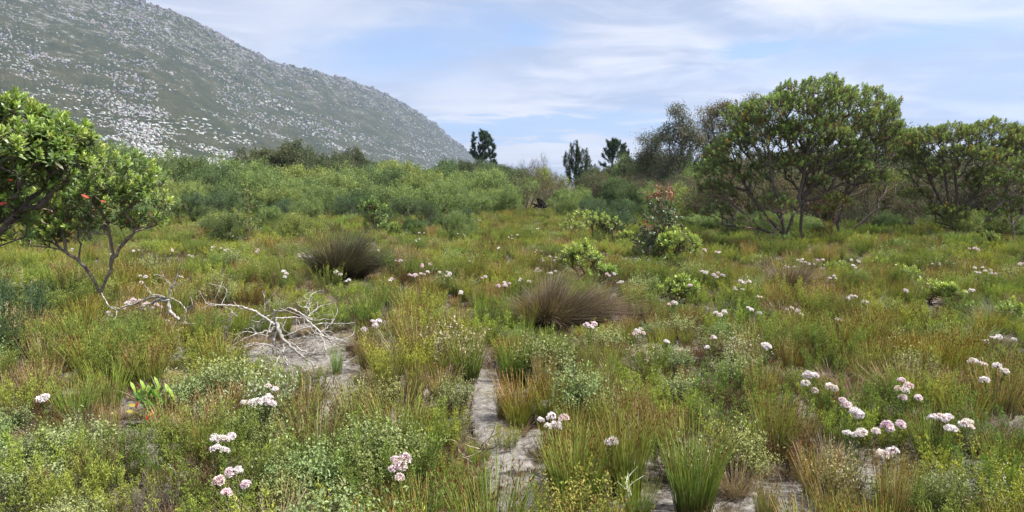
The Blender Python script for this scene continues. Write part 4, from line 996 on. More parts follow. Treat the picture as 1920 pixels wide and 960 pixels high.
leafy_pole(467, 466, 332, 78, 'slender sparse sapling with pale trunk in the left middle distance', [(.06, .10, .035), (.12, .17, .055)], (.16, .22, .06), 520, .085, .028, 'sapling', .8)

# ------------------------------------------------------------------ dead bleached branches
def dead_branch(lines, Y0, label, name='dead_branch', px_r=2.0, col=(.46, .44, .42), extra=0, depth=.25, mat=None, cat='dead branch', thin=True):
    """lines: ([(px,py,dy)...], start radius px, end radius px)"""
    f = lines[0][0][0]; o3 = ptY(f[0], f[1], Y0 + f[2]); root = empty(name, tuple(o3), label, cat)
    allp = []
    for pts, ra, rb in lines:
        P = smooth_line([ptY(q[0], q[1], Y0 + q[2]) - o3 for q in pts], 5, .004)
        P[:, 2] = np.maximum(P[:, 2], gz(P[:, 0] + o3[0], P[:, 1] + o3[1]) + .01 - o3[2])
        s = Y0 / FPX; mb = MB(); kk = .72 if thin else 1.0; rr_ = np.linspace(ra, rb, len(P)) * s * kk * (1 + .16 * np.sin(np.arange(len(P)) * 1.9 + ra)); curve_tube(mb, P, rr_, rb * s, tuple(np.array(col) * R.uniform(.7, 1.12)), 7); mb.build('branch', mat or M_DEAD, root, smooth=True)
        allp.append(P)
    if extra:
        for _ in range(extra):
            mb = MB()
            P = allp[R.integers(0, len(allp))]; i = R.integers(len(P) // 3, len(P)); a = P[i]; d = unit(P[min(i + 1, len(P) - 1)] - P[i - 1]) * .6 + R.normal(size=3) * .5
            L = R.uniform(.08, .28); Q = smooth_line([a, a + unit(d) * L * .5 + R.normal(size=3) * .02, a + unit(d + R.normal(size=3) * .4) * L], 4)
            Q[:, 2] = np.maximum(Q[:, 2], gz(Q[:, 0] + o3[0], Q[:, 1] + o3[1]) + .008 - o3[2])
            curve_tube(mb, Q, .0045, .0018, tuple(np.array(col) * R.uniform(.8, 1.1)), 4)
            mb.build('twig', mat or M_DEAD, root, smooth=True)
    return root
Yd = at(540, 672)[1]
z_ = lambda px, py: (180 + px / 3.84, 500 + py / 3.84)
def L(pts, a, b, d0=0, d1=0):
    n = len(pts); return ([(*z_(*p), d0 + (d1 - d0) * i / max(1, n - 1)) for i, p in enumerate(pts)], a, b)
dead_branch([
 L([(1285, 640), (1280, 520), (1300, 440), (1285, 380), (1280, 310)], 5.5, 2.2, 0, 0),
 L([(1280, 310), (1330, 320), (1390, 300), (1460, 330), (1530, 390), (1600, 460), (1650, 510), (1720, 555)], 2.0, 2.4, 0, -.1),
 L([(1600, 460), (1640, 540), (1655, 600)], 2.4, 1.2, -.05, -.3),
 L([(1300, 400), (1320, 470), (1345, 520), (1400, 570), (1450, 620), (1520, 670), (1600, 722)], 5.5, 1.6, 0, -.6),
 L([(1345, 520), (1420, 560), (1480, 600), (1560, 625), (1640, 625)], 3.0, .9, 0, -.3),
 L([(1300, 430), (1230, 380), (1160, 330), (1090, 300), (1000, 282), (900, 275), (790, 265)], 4.2, 1.2, 0, -.2),
 L([(900, 275), (950, 300), (980, 320), (960, 355)], 1.2, .7, 0, -.1), L([(1040, 305), (990, 350), (930, 430)], 1.1, .7, -.1, -.1),
 L([(1290, 470), (1230, 465), (1150, 485), (1060, 520), (990, 560), (950, 582)], 2.6, 1.0, 0, -.35),
 L([(1280, 600), (1240, 560), (1150, 560), (1080, 575), (1035, 598)], 2.0, 1.6, -.2, -.5), L([(1350, 620), (1290, 585), (1220, 560), (1120, 558), (1020, 560)], 1.8, 1.2, -.3, -.5),
 L([(1290, 370), (1380, 365), (1480, 368), (1580, 372)], 1.8, 1.2, 0, .2), L([(1350, 500), (1420, 480), (1500, 430), (1590, 385), (1710, 380)], 2.4, 1.1, 0, .2),
 L([(1380, 495), (1500, 440), (1620, 412), (1760, 412), (1860, 405)], 2.2, 1.0, 0, .15), L([(1390, 530), (1480, 510), (1560, 512), (1650, 520), (1780, 525)], 1.7, .8, 0, -.1),
 L([(1530, 360), (1570, 320), (1620, 285), (1700, 265)], 1.4, .8, .1, .3), L([(1500, 290), (1530, 250), (1560, 165)], 1.1, .6, .2, .3), L([(1530, 360), (1540, 320), (1510, 285)], 1.1, .8, .1, .2),
 L([(1205, 380), (1210, 280), (1218, 180)], 1.1, .7, .3, .3), L([(1270, 370), (1250, 440), (1215, 515)], 1.6, 1.0, 0, -.1), L([(1280, 330), (1230, 370), (1180, 420)], 1.3, .9, 0, 0),
 L([(1345, 560), (1360, 640), (1410, 715)], 1.8, 1.2, -.1, -.5), L([(1340, 600), (1350, 660), (1380, 710)], 1.4, 1.0, -.2, -.5), L([(1320, 640), (1290, 700), (1200, 760)], 1.2, .8, -.3, -.8),
 L([(1600, 722), (1500, 745), (1400, 800)], .9, .6, -.6, -.9), L([(1600, 722), (1640, 690), (1690, 650)], .9, .6, -.6, -.5), L([(1610, 465), (1660, 440), (1720, 380)], 1.1, .7, 0, .1),
 L([(1420, 560), (1500, 540), (1550, 460), (1540, 410)], 1.3, .8, 0, .1), L([(1400, 500), (1440, 470), (1480, 440), (1500, 400)], 1.2, .7, 0, .1), L([(1560, 625), (1600, 560), (1610, 500)], 1.0, .7, -.2, 0),
 L([(1420, 600), (1520, 580), (1570, 540)], 1.2, .8, -.1, -.1), L([(1650, 505), (1710, 530), (1720, 545)], 1.4, .8, -.1, -.1), L([(1620, 460), (1700, 515)], 1.2, .8, 0, 0),
 L([(1390, 480), (1350, 450), (1330, 400)], 1.1, .7, 0, .1), L([(1240, 500), (1160, 480), (1060, 470), (990, 540)], 1.3, .9, .1, -.1), L([(1180, 400), (1120, 380), (1160, 345)], 1.2, .8, 0, 0),
], Yd, 'wide fan of bleached white dead branches lying on pale sand at left', extra=90)
Yb = at(323, 650)[1]
dead_branch([
 L([(578, 615), (572, 540), (568, 470), (600, 455)], 3.4, 2.8), L([(592, 600), (596, 530), (590, 470)], 1.8, 1.6),
 L([(590, 470), (590, 420), (620, 360), (660, 320), (720, 265)], 1.8, .7), L([(600, 385), (560, 350), (530, 310), (520, 240)], 4.0, 5.0, 0, .1),
 L([(520, 240), (440, 215), (360, 235), (270, 270), (200, 290), (150, 320)], 3.2, 1.8, .1, .2), L([(520, 250), (450, 240), (380, 270), (300, 300)], 4.5, 2.0, .1, .2),
 L([(520, 225), (400, 190), (350, 135)], 1.8, .8, .1, .1), L([(150, 320), (100, 290), (50, 215), (40, 190)], 1.8, 1.6, .2, .3), L([(150, 320), (145, 360)], 1.6, .9, .2, .1), L([(110, 290), (170, 300)], 1.5, 1.0, .2, .2),
 L([(530, 215), (540, 160), (575, 100), (590, 40), (620, 0)], 2.8, .8, .1, .1), L([(545, 140), (620, 120), (690, 70)], 1.4, .7, .1, .1), L([(560, 150), (500, 90), (470, 30)], 1.1, .6, .1, .1),
 L([(540, 225), (600, 260), (640, 300), (650, 330)], 2.0, 1.2, .1, 0), L([(640, 340), (640, 390), (655, 412)], 1.7, 1.2), L([(520, 380), (490, 400), (485, 415)], 2.0, 1.4, 0, 0), L([(520, 385), (555, 450)], 1.2, 1.2),
 L([(505, 425), (470, 450), (428, 474)], 1.3, .9), L([(550, 470), (510, 475), (478, 495)], 1.2, .9), L([(595, 65), (630, 80)], 1.6, 1.2, .1, .1), L([(380, 200), (330, 250), (220, 285)], 1.1, .8, .1, .2),
], Yb, 'twisted white dead branch standing upright near the small left tree', extra=16)
dead_branch([([(85, 716, 0), (92, 702, -.05), (112, 692, 0), (126, 687, 0)], 2.6, 2.0), ([(86, 700, 0), (84, 716, 0)], 2.0, 1.6)], at(100, 712)[1], 'short bent dead stick on bare soil at far left', 'dead_stick', cat='dead stick')
dead_branch([([(360, 695, 0), (375, 680, 0), (390, 665, 0), (402, 660, 0)], 1.2, .8), ([(386, 674, 0), (396, 683, 0)], 1.1, .8)], at(375, 702)[1], 'thin hooked dead twig left of the yellow flowering bush', 'dead_stick', cat='dead stick')
dead_branch([([(316, 870, 0), (330, 892, 0), (344, 915, 0)], 2.4, 2.0), ([(344, 915, 0), (348, 895, 0), (350, 885, 0)], 1.8, 1.6), ([(330, 892, 0), (318, 878, 0), (314, 870, 0)], 2, 1.4)], at(335, 935)[1], 'forked grey dead twig with knobbed ends at the bottom left', 'dead_stick', cat='dead stick')
dead_branch([([(895, 900, 0), (880, 862, 0), (862, 848, 0), (858, 835, 0)], 1.4, .8), ([(880, 862, 0), (890, 848, 0), (900, 842, 0)], 1.1, .7), ([(876, 872, 0), (868, 860, 0), (858, 862, 0)], 1.1, .7), ([(890, 885, 0), (905, 850, 0), (912, 828, 0)], 1.0, .6)], at(890, 905)[1], 'bare forked twig left of the sandy path', 'dead_stick', extra=10, col=(.36, .30, .22), cat='dead stick')
dead_branch([([(1168, 985, 0), (1160, 940, 0), (1157, 915, 0)], .9, .7), ([(1170, 960, 0), (1178, 935, 0), (1182, 928, 0)], .8, .6)], at(1168, 1000)[1], 'pale mint forked stem at the bottom edge in front of the large dark reeds', 'dead_stick', col=(.40, .46, .36), extra=6, cat='dead stick')
# far logs on the grass and the burnt stump
Yl = at(960, 404)[1]
dead_branch([([(932, 400, 0), (955, 398, 0), (975, 399, 0), (990, 402, 0)], 2.2, 1.4), ([(948, 397, 0), (962, 394, 0), (972, 396, 0)], .9, .6), ([(960, 400, 0), (970, 406, -1)], .9, .6), ([(955, 400, 0), (940, 404, -1)], .6, .5)], Yl, 'pale fallen log lying on the far grass in the centre', 'fallen_log', extra=4, cat='log')
dead_branch([([(1048, 404, 0), (1043, 398, 0), (1040, 393, 0)], 2.0, 1.4), ([(1064, 404, 0), (1072, 402, 0), (1080, 400, 0), (1090, 390, 0)], 1.5, .8), ([(1066, 400, 0), (1075, 398, 0), (1082, 399, 0)], 1.4, .8), ([(1020, 388, 0), (1026, 380, 0), (1036, 375, 0)], .9, .6)], Yl, 'scattered white dead branches on the far grass right of the burnt stump', 'fallen_branches', extra=10, cat='dead branch')
dead_branch([([(1015, 390, 0), (1013, 381, 0), (1009, 373, 0)], 6.0, 4.0), ([(1021, 390, 0), (1019, 382, 0), (1014, 376, 0)], 5.0, 2.6), ([(1012, 384, 0), (1004, 384, 0), (999, 382, 0)], 2.0, 1.0), ([(1013, 387, 0), (1004, 387, 0), (1000, 390, 0)], 1.6, .8), ([(1016, 380, 0), (1018, 375, 0)], 2.0, .8), ([(1010, 376, 0), (1006, 373, 0)], 1.6, .6)], Yl + 1, 'black burnt stump on the far grass in the centre', 'burnt_stump', col=(.008, .008, .009), mat=M_CHAR, cat='stump', thin=False)

# ------------------------------------------------------------------ large trees at right
BK = (.11, .09, .08)
protea_tree((1470, 474), [[(1470, 474), (1474, 440), (1490, 395), (1505, 340), (1512, 290), (1515, 250)], [(1474, 445), (1440, 410, .1), (1410, 370, .2), (1385, 320, .2), (1370, 280, .2)], [(1472, 455), (1465, 400, -.3), (1450, 340, -.4), (1440, 280, -.5), (1430, 230, -.5)],
   [(1490, 395), (1520, 360, .3), (1560, 320, .4), (1600, 280, .5), (1630, 240, .5)], [(1505, 330), (1480, 270), (1475, 220)], [(1512, 290), (1560, 240, .3), (1600, 210, .3)], [(1500, 470, .2), (1502, 420, .3), (1506, 350, .2)],
   [(1474, 446), (1430, 430), (1395, 400), (1370, 380)]],
   [(1530, 195, 82, 42), (1470, 225, 80, 42), (1600, 215, 76, 45, .4), (1430, 265, 62, 40), (1380, 290, 55, 36, .3), (1350, 330, 42, 34, .3), (1640, 250, 48, 36, .6), (1672, 268, 28, 24, .6), (1510, 260, 80, 30), (1400, 225, 42, 28, .3),
    (1345, 365, 38, 24, .5), (1350, 400, 28, 16, .4), (1420, 340, 30, 14), (1455, 375, 24, 12, -.2), (1530, 345, 28, 12, .2), (1600, 320, 36, 16, .4), (1560, 290, 70, 30, .6), (1470, 315, 55, 22, .2)], None, 3100,
   'biggest spreading tree with broad domed crown and dark twisted trunks at right', parts=False, size=1.12, thick=.014, rcap=.038, col=BK, lo_mul=(1.4, 1.4, 1.45), inner=.15, red=.10, bare=900)
protea_tree((1577, 457), [[(1577, 457), (1572, 420), (1585, 370), (1592, 320), (1600, 270)], [(1574, 430), (1555, 390), (1545, 340), (1550, 290)], [(1585, 370), (1620, 330, .2), (1650, 290, .2)], [(1572, 450), (1610, 420), (1640, 395), (1665, 380)], [(1570, 452), (1560, 420, -.2), (1563, 385, -.2)]],
   [(1600, 255, 70, 40), (1645, 285, 42, 34), (1655, 225, 32, 28), (1560, 310, 55, 24, -.2), (1640, 340, 36, 22, .2), (1600, 330, 40, 20)], None, 1000,
   'tree with several thin dark trunks pressed against the right side of the biggest tree', parts=False, size=1.1, thick=.016, rcap=.04, col=BK, lo_mul=(1.0, 1.05, 1.0), inner=.3, red=.15, bare=500)
protea_tree((1800, 452), [[(1800, 452), (1785, 420), (1765, 380), (1745, 340), (1730, 300)], [(1785, 425), (1778, 370), (1770, 320), (1765, 280)], [(1800, 450), (1812, 400), (1830, 360), (1845, 310), (1850, 270)], [(1798, 452), (1760, 440), (1720, 425), (1700, 410)], [(1810, 445), (1850, 410), (1885, 370), (1890, 330)], [(1790, 430), (1795, 380), (1790, 320)]],
   [(1735, 275, 52, 32), (1702, 276, 32, 24), (1915, 268, 34, 24, .5), (1790, 262, 46, 26), (1855, 262, 62, 32, .4), (1700, 300, 34, 26, .2), (1820, 300, 60, 26), (1890, 290, 40, 30, .5), (1745, 330, 40, 20), (1720, 370, 26, 14), (1830, 350, 30, 12), (1880, 350, 30, 16, .3), (1850, 335, 40, 18), (1770, 400, 40, 14)], None, 2500,
   'broad flat-topped tree with many splayed dark trunks at the right', parts=False, size=1.1, thick=.016, rcap=.04, col=BK, lo_mul=(1.4, 1.35, 1.4), inner=.15, red=.12, bare=700)
protea_tree((1905, 465), [[(1905, 465), (1898, 420), (1895, 380), (1900, 350)], [(1898, 425), (1925, 390), (1945, 360)]], [(1905, 350, 45, 28), (1885, 385, 28, 18), (1950, 340, 50, 40), (1915, 320, 35, 22), (1880, 405, 25, 14)], None, 420,
   'lighter leafy tree cut by the right edge of the frame', parts=False, size=1.05, rcap=.035, col=(.22, .18, .16), lo_mul=(1.15, 1.15, 1.1), red=.2)
protea_tree((1560, 468), [[(1560, 468), (1558, 440), (1566, 410)], [(1558, 445), (1545, 420)], [(1560, 450), (1590, 420)]], [(1562, 385, 34, 18), (1550, 400, 22, 12), (1545, 440, 20, 12)], None, 110,
   'small leafy sapling with reddish stems under the biggest tree', name='sapling', parts=False, size=1.0, rcap=.02, col=(.24, .14, .12), lo_mul=(1.1, 1.1, 1.1), red=.4)
protea_tree((1440, 478), [[(1440, 478), (1425, 445), (1400, 420)], [(1440, 470), (1450, 440), (1470, 400)], [(1440, 475), (1465, 450)]], [(1410, 415, 26, 14), (1395, 430, 22, 10), (1450, 455, 26, 14), (1475, 390, 24, 14), (1490, 470, 20, 8)], None, 90,
   'low leafy regrowth at the left foot of the biggest tree', name='sapling', parts=False, size=1.0, rcap=.018, col=(.24, .15, .13), lo_mul=(1.0, 1.1, 1.0), red=.2)

# ------------------------------------------------------------------ mid and far trees, generic builders (local coordinates)
def leaf_crown(root, T, n_each, ll, lw, cols, spread, down=-.2, mat=None, name='crown', six=False, lobes=None):
    i = np.repeat(np.arange(len(T)), n_each); base = T[i] + R.normal(size=(len(i), 3)) * spread
    k = R.integers(0, len(cols), len(T))[i]; c = np.array(cols)[k] * (1 + R.uniform(-.28, .28, (len(i), 1)))
    mb = MB(); leaves(mb, base, unit(R.normal(size=(len(i), 3)) + np.array([0, 0, down])), ll * G_(.6, 1.3, len(i)), lw, np.clip(c, 0, 1), .1, six=six)
    return mb.build(name, mat or M_TREE, root)
def make_bush(h, w, cols, nt, each, ll, lw, spread, label, cat='bush', name='green_bush', twig=(.14, .11, .09), low=.3, down=.4, ns=3):
    root = empty(name, (0, 0, 0), label, cat)
    lob = []
    for _ in range(5):
        a = R.uniform(0, 6.28); q = R.uniform(.1, .45) * w; lob.append((q * math.cos(a), q * math.sin(a), h * R.uniform(.45, .72), w * R.uniform(.22, .34), w * R.uniform(.22, .34), h * R.uniform(.25, .34)))
    lob.append((0, 0, h * low, w * .42, w * .42, h * .28))
    tips = ellips_tips(lob, nt, .6, inner=.3); tips[:, 2] = np.maximum(tips[:, 2], .1)
    st = [[(R.normal() * .1, R.normal() * .1, -.05), (R.normal() * .25 * w * .4, R.normal() * .25 * w * .4, h * .35)] for _ in range(ns)]
    A, par, r, ti = skeleton(st, tips, step=.35, r_tip=.006)
    wood(A, par, r, root, .03, twig, .06)
    leaf_crown(root, A[ti], each, ll, lw, cols, spread, down); return root
def place_px(src, px, Y, top, label=None, group=None, first=None, w=None, H0=1.0, W0=None, sink=0.0):
    p = ptY(px, 350, Y); z = float(gz(p[0], Y)); h = ptY(px, top, Y)[2] - z; s = h / H0
    sw = s if w is None else (w * Y / FPX) / W0
    if first is None or not first.get(src.name):
        if first is not None: first[src.name] = 1
        src.location = (p[0], Y, z - sink); src.scale = (sw, sw, s); src.rotation_euler = (0, 0, R.uniform(0, 6.28))
        if label: src['label'] = label
        if group: src['group'] = group
        return src
    return copy_thing(src, (p[0], Y, z - sink), R.uniform(0, 6.28), (sw, sw, s), label, group)
first = {}
GB = [make_bush(2.4, 3.0, [(.22, .29, .10), (.29, .37, .13), (.16, .22, .085)], 300, 40, .12, .032, .10, '', ns=5) for _ in range(3)]
GB += [make_bush(2.4, 3.0, [(.11, .17, .07), (.15, .21, .085)], 300, 40, .12, .032, .10, '', ns=5) for _ in range(2)]
DKT = [make_bush(4.5, 4.6, [(.065, .09, .045), (.09, .115, .055), (.12, .14, .08)], 380, 40, .16, .075, .15, '', 'tree', 'dark_tree', low=.35) for _ in range(2)]
GRB = [make_bush(2.8, 2.8, [(.11, .105, .06), (.15, .13, .09), (.09, .095, .045)], 420, 26, .06, .012, .09, '', 'bush', 'grey_bush', (.22, .18, .15), ns=6) for _ in range(2)]
FEA = [make_bush(1.2, 1.3, [(.09, .15, .08), (.13, .19, .09)], 160, 60, .07, .007, .05, '', 'bush', 'feathery_bush', down=1.5, ns=5) for _ in range(2)]
def green(px, Y, top, w, k=None, lab=None, grp=None):
    k = R.integers(0, 3) if k is None else k
    side = 'left' if px < 640 else ('centre' if px < 1150 else 'right')
    tone = 'yellow-green' if k < 3 else 'darker green'
    return place_px(GB[k], px, Y, top, auto_label(f'{tone} thicket bush', px, (350 + top) / 2 + (20 if Y < 50 else 0)), grp or f'{tone} thicket bushes, {side}', first, w, 2.4 * .95, 3.0)
for q in [(205, 62, 262, 110, 3), (255, 66, 275, 120, 0), (310, 62, 288, 110, 3), (355, 48, 298, 120, 4), (400, 44, 303, 110, 3), (450, 58, 296, 110, 1), (330, 40, 335, 90, 1), (270, 44, 322, 100, 0), (215, 42, 330, 90, 3),
          (455, 44, 330, 90, 2), (500, 50, 322, 100, 0), (545, 46, 330, 100, 1), (590, 52, 318, 110, 2), (635, 47, 326, 100, 0), (680, 56, 312, 110, 1), (725, 50, 318, 100, 4), (765, 58, 310, 110, 2), (800, 48, 326, 90, 0),
          (835, 60, 312, 90, 4), (870, 46, 330, 90, 1), (900, 52, 322, 110, 0), (945, 46, 326, 100, 2), (925, 66, 310, 90, 4), (740, 80, 302, 120, 3), (800, 84, 306, 120, 3), (850, 80, 302, 80, 4), (960, 70, 318, 80, 4), (700, 75, 308, 100, 3),
          (610, 40, 352, 70, 3), (560, 41, 352, 70, 0), (700, 41, 350, 70, 4), (850, 40, 356, 60, 1), (920, 41, 352, 70, 1), (160, 52, 290, 120, 0), (100, 55, 280, 130, 3), (40, 50, 290, 130, 1), (-30, 55, 280, 150, 3), (130, 38, 345, 90, 0),
          (1080, 44, 352, 70, 1), (1110, 40, 365, 50, 3), (1150, 46, 335, 70, 4), (1190, 42, 338, 70, 3), (1180, 34, 372, 60, 3), (1250, 38, 352, 70, 4), (1310, 34, 350, 80, 4), (650, 38, 372, 50, 3), (490, 36, 365, 60, 0), (400, 36, 372, 60, 1), (310, 35, 378, 60, 2), (230, 34, 345, 80, 0), (290, 30, 365, 70, 1), (345, 32, 350, 70, 2), (420, 34, 345, 80, 3), (520, 36, 348, 70, 1), (575, 31, 375, 50, 2), (620, 36, 350, 70, 0), (675, 34, 358, 60, 4), (740, 37, 345, 80, 1), (790, 35, 352, 70, 0), (845, 37, 345, 80, 2), (890, 34, 362, 60, 1),
          (950, 37, 352, 60, 0), (500, 28, 385, 40, 1), (240, 27, 385, 60, 0), (170, 30, 360, 80, 2), (1060, 36, 365, 50, 2), (1200, 36, 340, 90, 3), (1240, 33, 350, 80, 1), (1300, 30, 350, 90, 2), (1350, 29, 345, 90, 3), (1400, 30, 340, 100, 1), (1450, 31, 345, 100, 3), (1500, 31, 335, 100, 4), (1545, 32, 345, 90, 3), (1600, 31, 335, 100, 1),
          (1650, 29, 330, 90, 2), (1690, 29, 320, 90, 3), (1720, 31, 330, 90, 4), (1770, 31, 345, 90, 3), (1820, 31, 340, 90, 1), (1870, 30, 330, 100, 3), (1920, 29, 330, 100, 2), (1960, 28, 320, 100, 3), (1330, 25, 400, 70, 1), (1405, 25, 395, 60, 3), (1500, 25, 405, 70, 1), (1630, 26, 395, 70, 3), (1680, 25, 405, 60, 1), (1745, 27, 400, 70, 4), (1840, 27, 395, 70, 1)]:
    green(*q)
for (px, Y, top, w, k) in [(500, 78, 276, 95, 0), (545, 84, 272, 100, 1), (592, 80, 286, 80, 0), (640, 86, 281, 85, 1), (690, 90, 300, 65, 0), (570, 68, 298, 90, 1), (620, 72, 302, 80, 0), (858, 62, 310, 60, 1), (895, 75, 302, 60, 0), (930, 78, 306, 60, 1), (960, 80, 312, 50, 0), (1100, 52, 322, 70, 1), (1120, 50, 330, 50, 0)]:
    lab = {500: 'leftmost dark round tree in the clump under the mountain slope', 545: 'dark tree second from left in the clump under the slope', 690: 'low dark tree at the right end of the clump under the slope'}.get(px)
    place_px(DKT[k], px, Y, top, lab or auto_label('dark round tree', px, top), 'dark trees in the far thicket', first, w, 4.5 * .95, 4.6)
for (px, Y, top, w, k, lab) in [(1045, 46, 332, 82, 0, 'round grey twiggy bush directly behind the burnt stump'), (990, 50, 312, 70, 1, 'tall grey-brown bush left of the round grey bush behind the stump'), (965, 46, 335, 60, 0, 'grey-brown bush at the left of the tall grey bush in the centre'),
                                (1010, 58, 300, 60, 1, 'faded half-bare bush against the sky left of the pointed pine'), (1025, 60, 318, 50, 0, 'low faded bush against the sky between the half-bare bush and the pointed pine')]:
    place_px(GRB[k], px, Y, top, lab, 'grey twiggy bushes behind the stump', first, w, 2.8 * .95, 2.8)
for i, (px, Y, top, w, lab) in enumerate([(380, 31, 362, 75, 'blue-green feathery bush with cream spikes in the left distance'), (330, 33, 376, 60, 'blue-green feathery bush left of the one with cream spikes'), (800, 27, 378, 42, 'pine-green feathery bush in the centre left distance'),
        (760, 32, 372, 70, 'feathery bush with upright cream shoots left of the pine-green one'), (655, 33, 368, 55, 'blue-green feathery bush behind the orange-tinted bush'), (535, 33, 374, 55, 'blue-green feathery bush right of the slender sapling'), (905, 38, 384, 28, 'small feathery bush on the far grass left of the fallen log'),
        (1110, 30, 385, 46, 'feathery pine-green bush left of the red-topped gum in the distance'), (1105, 33, 375, 50, 'feathery bush behind the wide rosette bush'), (1165, 30, 375, 55, 'green feathery bush just behind and left of the red-topped gum')]):
    place_px(FEA[i % 2], px, Y, top, lab, 'feathery bushes in the middle distance', first, w, 1.2 * .95, 1.3)

g3 = np.random.default_rng(12)
for i in range(46):
    px = g3.uniform(150, 1180) if i < 36 else g3.uniform(1300, 1900); Y = g3.uniform(19, 31) if px < 1200 else g3.uniform(22, 27); hm = g3.uniform(.45, 1.1); top = 350 - (hm - CAM_H) * FPX / Y; w = hm * g3.uniform(.8, 1.3) * FPX / Y
    if 900 < px < 1110: continue
    if i % 3 == 2: place_px(FEA[i % 2], px, Y, top, auto_label('small feathery bush', px, top + 20), 'small feathery bushes stepping into the heath', first, w, 1.14, 1.3)
    else: place_px(GB[g3.integers(0, 5)], px, Y, top, auto_label('small leafy bush', px, top + 20), 'small leafy bushes stepping into the heath', first, w, 2.28, 3.0)
for (px, Y, top, w, k) in [(1190, 50, 300, 70, 1), (1215, 47, 318, 80, 3), (1255, 46, 305, 80, 4), (1300, 46, 300, 90, 1), (1330, 43, 290, 80, 3), (1130, 52, 322, 60, 3), (1310, 40, 325, 90, 2), (1360, 40, 300, 90, 4), (1030, 55, 322, 60, 2), (1690, 32, 300, 60, 3)]:
    green(px, Y, top, w, k)

# spiky cream-topped bushes
def spikes(px, py, n, wpx, hpx, label, col=(.50, .46, .33)):
    x, y = at(px, py); s = y / FPX; root_p = (x, y, float(gz(x, y))); mb = MB(); k = n
    root = disc(k, wpx * s * .45); up = np.stack([root[:, 0] * .5, root[:, 1] * .3, np.ones(k)], 1); L_ = hpx * s * G_(.75, 1.05, k); bend = R.normal(size=(k, 3)) * .05
    P_ = blades(mb, root, up, L_, .010, bend, (.07, .10, .05), (.10, .14, .06), 3)
    T = P_[:, -1]; i = np.repeat(np.arange(0, k, 4 if k > 30 else 2), 40); t = R.uniform(-.16, .02, len(i))
    leaves(mb, T[i] + unit(up)[i] * t[:, None] + R.normal(size=(len(i), 3)) * .006, unit(R.normal(size=(len(i), 3)) + np.array([0, 0, .8])), .022, .007, jit(col, len(i), .3), .1)
    i = np.repeat(np.arange(k), 110); t = R.uniform(.1, .92, len(i))
    leaves(mb, root[i] + unit(up)[i] * (t * L_[i])[:, None] + R.normal(size=(len(i), 3)) * .025, unit(R.normal(size=(len(i), 3)) + np.array([0, 0, 1.2])), .05, .007, jit((.08, .14, .07), len(i), .3), .1)
    o = mb.build('spike_bush', M_HEATH); o.location = root_p; tag(o, label, 'bush'); USED.append((x, y, wpx * s * .4)); return o
spikes(30, 640, 46, 120, 135, 'dark blue-green needle bush with cream spikes at the left edge')
spikes(-20, 690, 40, 120, 120, 'dark needle bush half cut off by the left edge')
spikes(378, 412, 26, 60, 48, 'cream-spiked feathery bush in the left distance'); spikes(762, 418, 26, 60, 55, 'bush with many upright cream spikes in the centre left distance'); spikes(655, 400, 14, 40, 40, 'sparse cream-spiked bush behind the orange-tinted bush')
spikes(60, 480, 0 + 10, 40, 60, 'thin cream-spiked stems under the left edge tree')

# pines
def pine(px, Y, top, base, lobes, label, needle=.16, nt=260, lw=.012, cols=[(.04, .075, .045), (.07, .115, .06)], upw=.6, trunk=None, col=(.09, .075, .065)):
    p = ptY(px, base, Y); z0 = float(gz(p[0], Y)); root_p = np.array([p[0], Y, z0])
    root = empty('pine_tree', tuple(root_p), label, 'pine tree')
    lob = [(l[0] - root_p[0], l[1] - root_p[1], l[2] - root_p[2], *l[3:]) for l in px_lobes(lobes, Y)]
    tr = [(0, 0, -.1)] + [tuple(ptY(a, b, Y) - root_p) for a, b in (trunk or [(px, base), (px, top + 10)])]
    tips = ellips_tips(lob, nt, .4, inner=.3)
    A, par, r, ti = skeleton([list(smooth_line(tr, 6, .03))], tips, step=.35, r_tip=.012)
    wood(A, par, r, root, .05, col, .16)
    T = A[ti]; d = unit(unit(T - A[par[ti]]) + np.array([0, 0, upw]))
    mb = MB(); i = np.repeat(np.arange(len(T)), 90); t = R.uniform(-.45, .05, len(i)) * (1 + upw * .5)
    base_ = T[i] + d[i] * t[:, None]; dd = unit(d[i] * .9 + R.normal(size=(len(i), 3)) * .5)
    leaves(mb, base_, dd, needle * G_(.7, 1.3, len(i)), lw, jit(cols[0], len(i), .3) if R.uniform() < 0 else np.where(R.uniform(0, 1, (len(i), 1)) < .5, jit(cols[0], len(i), .3), jit(cols[1], len(i), .3)), .1)
    mb.build('needles', M_TREE, root); return root
pine(905, 88, 243, 345, [(905, 262, 20, 17), (892, 278, 10, 12), (918, 275, 12, 14), (885, 288, 7, 5), (902, 292, 18, 6), (927, 304, 9, 4), (920, 290, 12, 4)], 'lone round-crowned pine against the sky right of the mountain', .28, 170, .022, trunk=[(903, 330), (905, 250)])
pine(1080, 60, 266, 360, [(1067, 300, 12, 16), (1090, 296, 14, 22), (1078, 282, 9, 16), (1080, 325, 20, 16), (1100, 300, 7, 14)], 'pointed dark pine with upright candle shoots in the centre', .22, 100, .016, upw=2.2, trunk=[(1080, 350), (1080, 285)])
pine(1154, 80, 259, 345, [(1155, 275, 20, 14), (1140, 292, 12, 9), (1168, 290, 12, 10), (1178, 304, 8, 5), (1130, 306, 6, 4), (1150, 268, 12, 9)], 'round-topped pine between the pointed pine and the tall gums', .26, 140, .02, trunk=[(1148, 335), (1150, 270)])

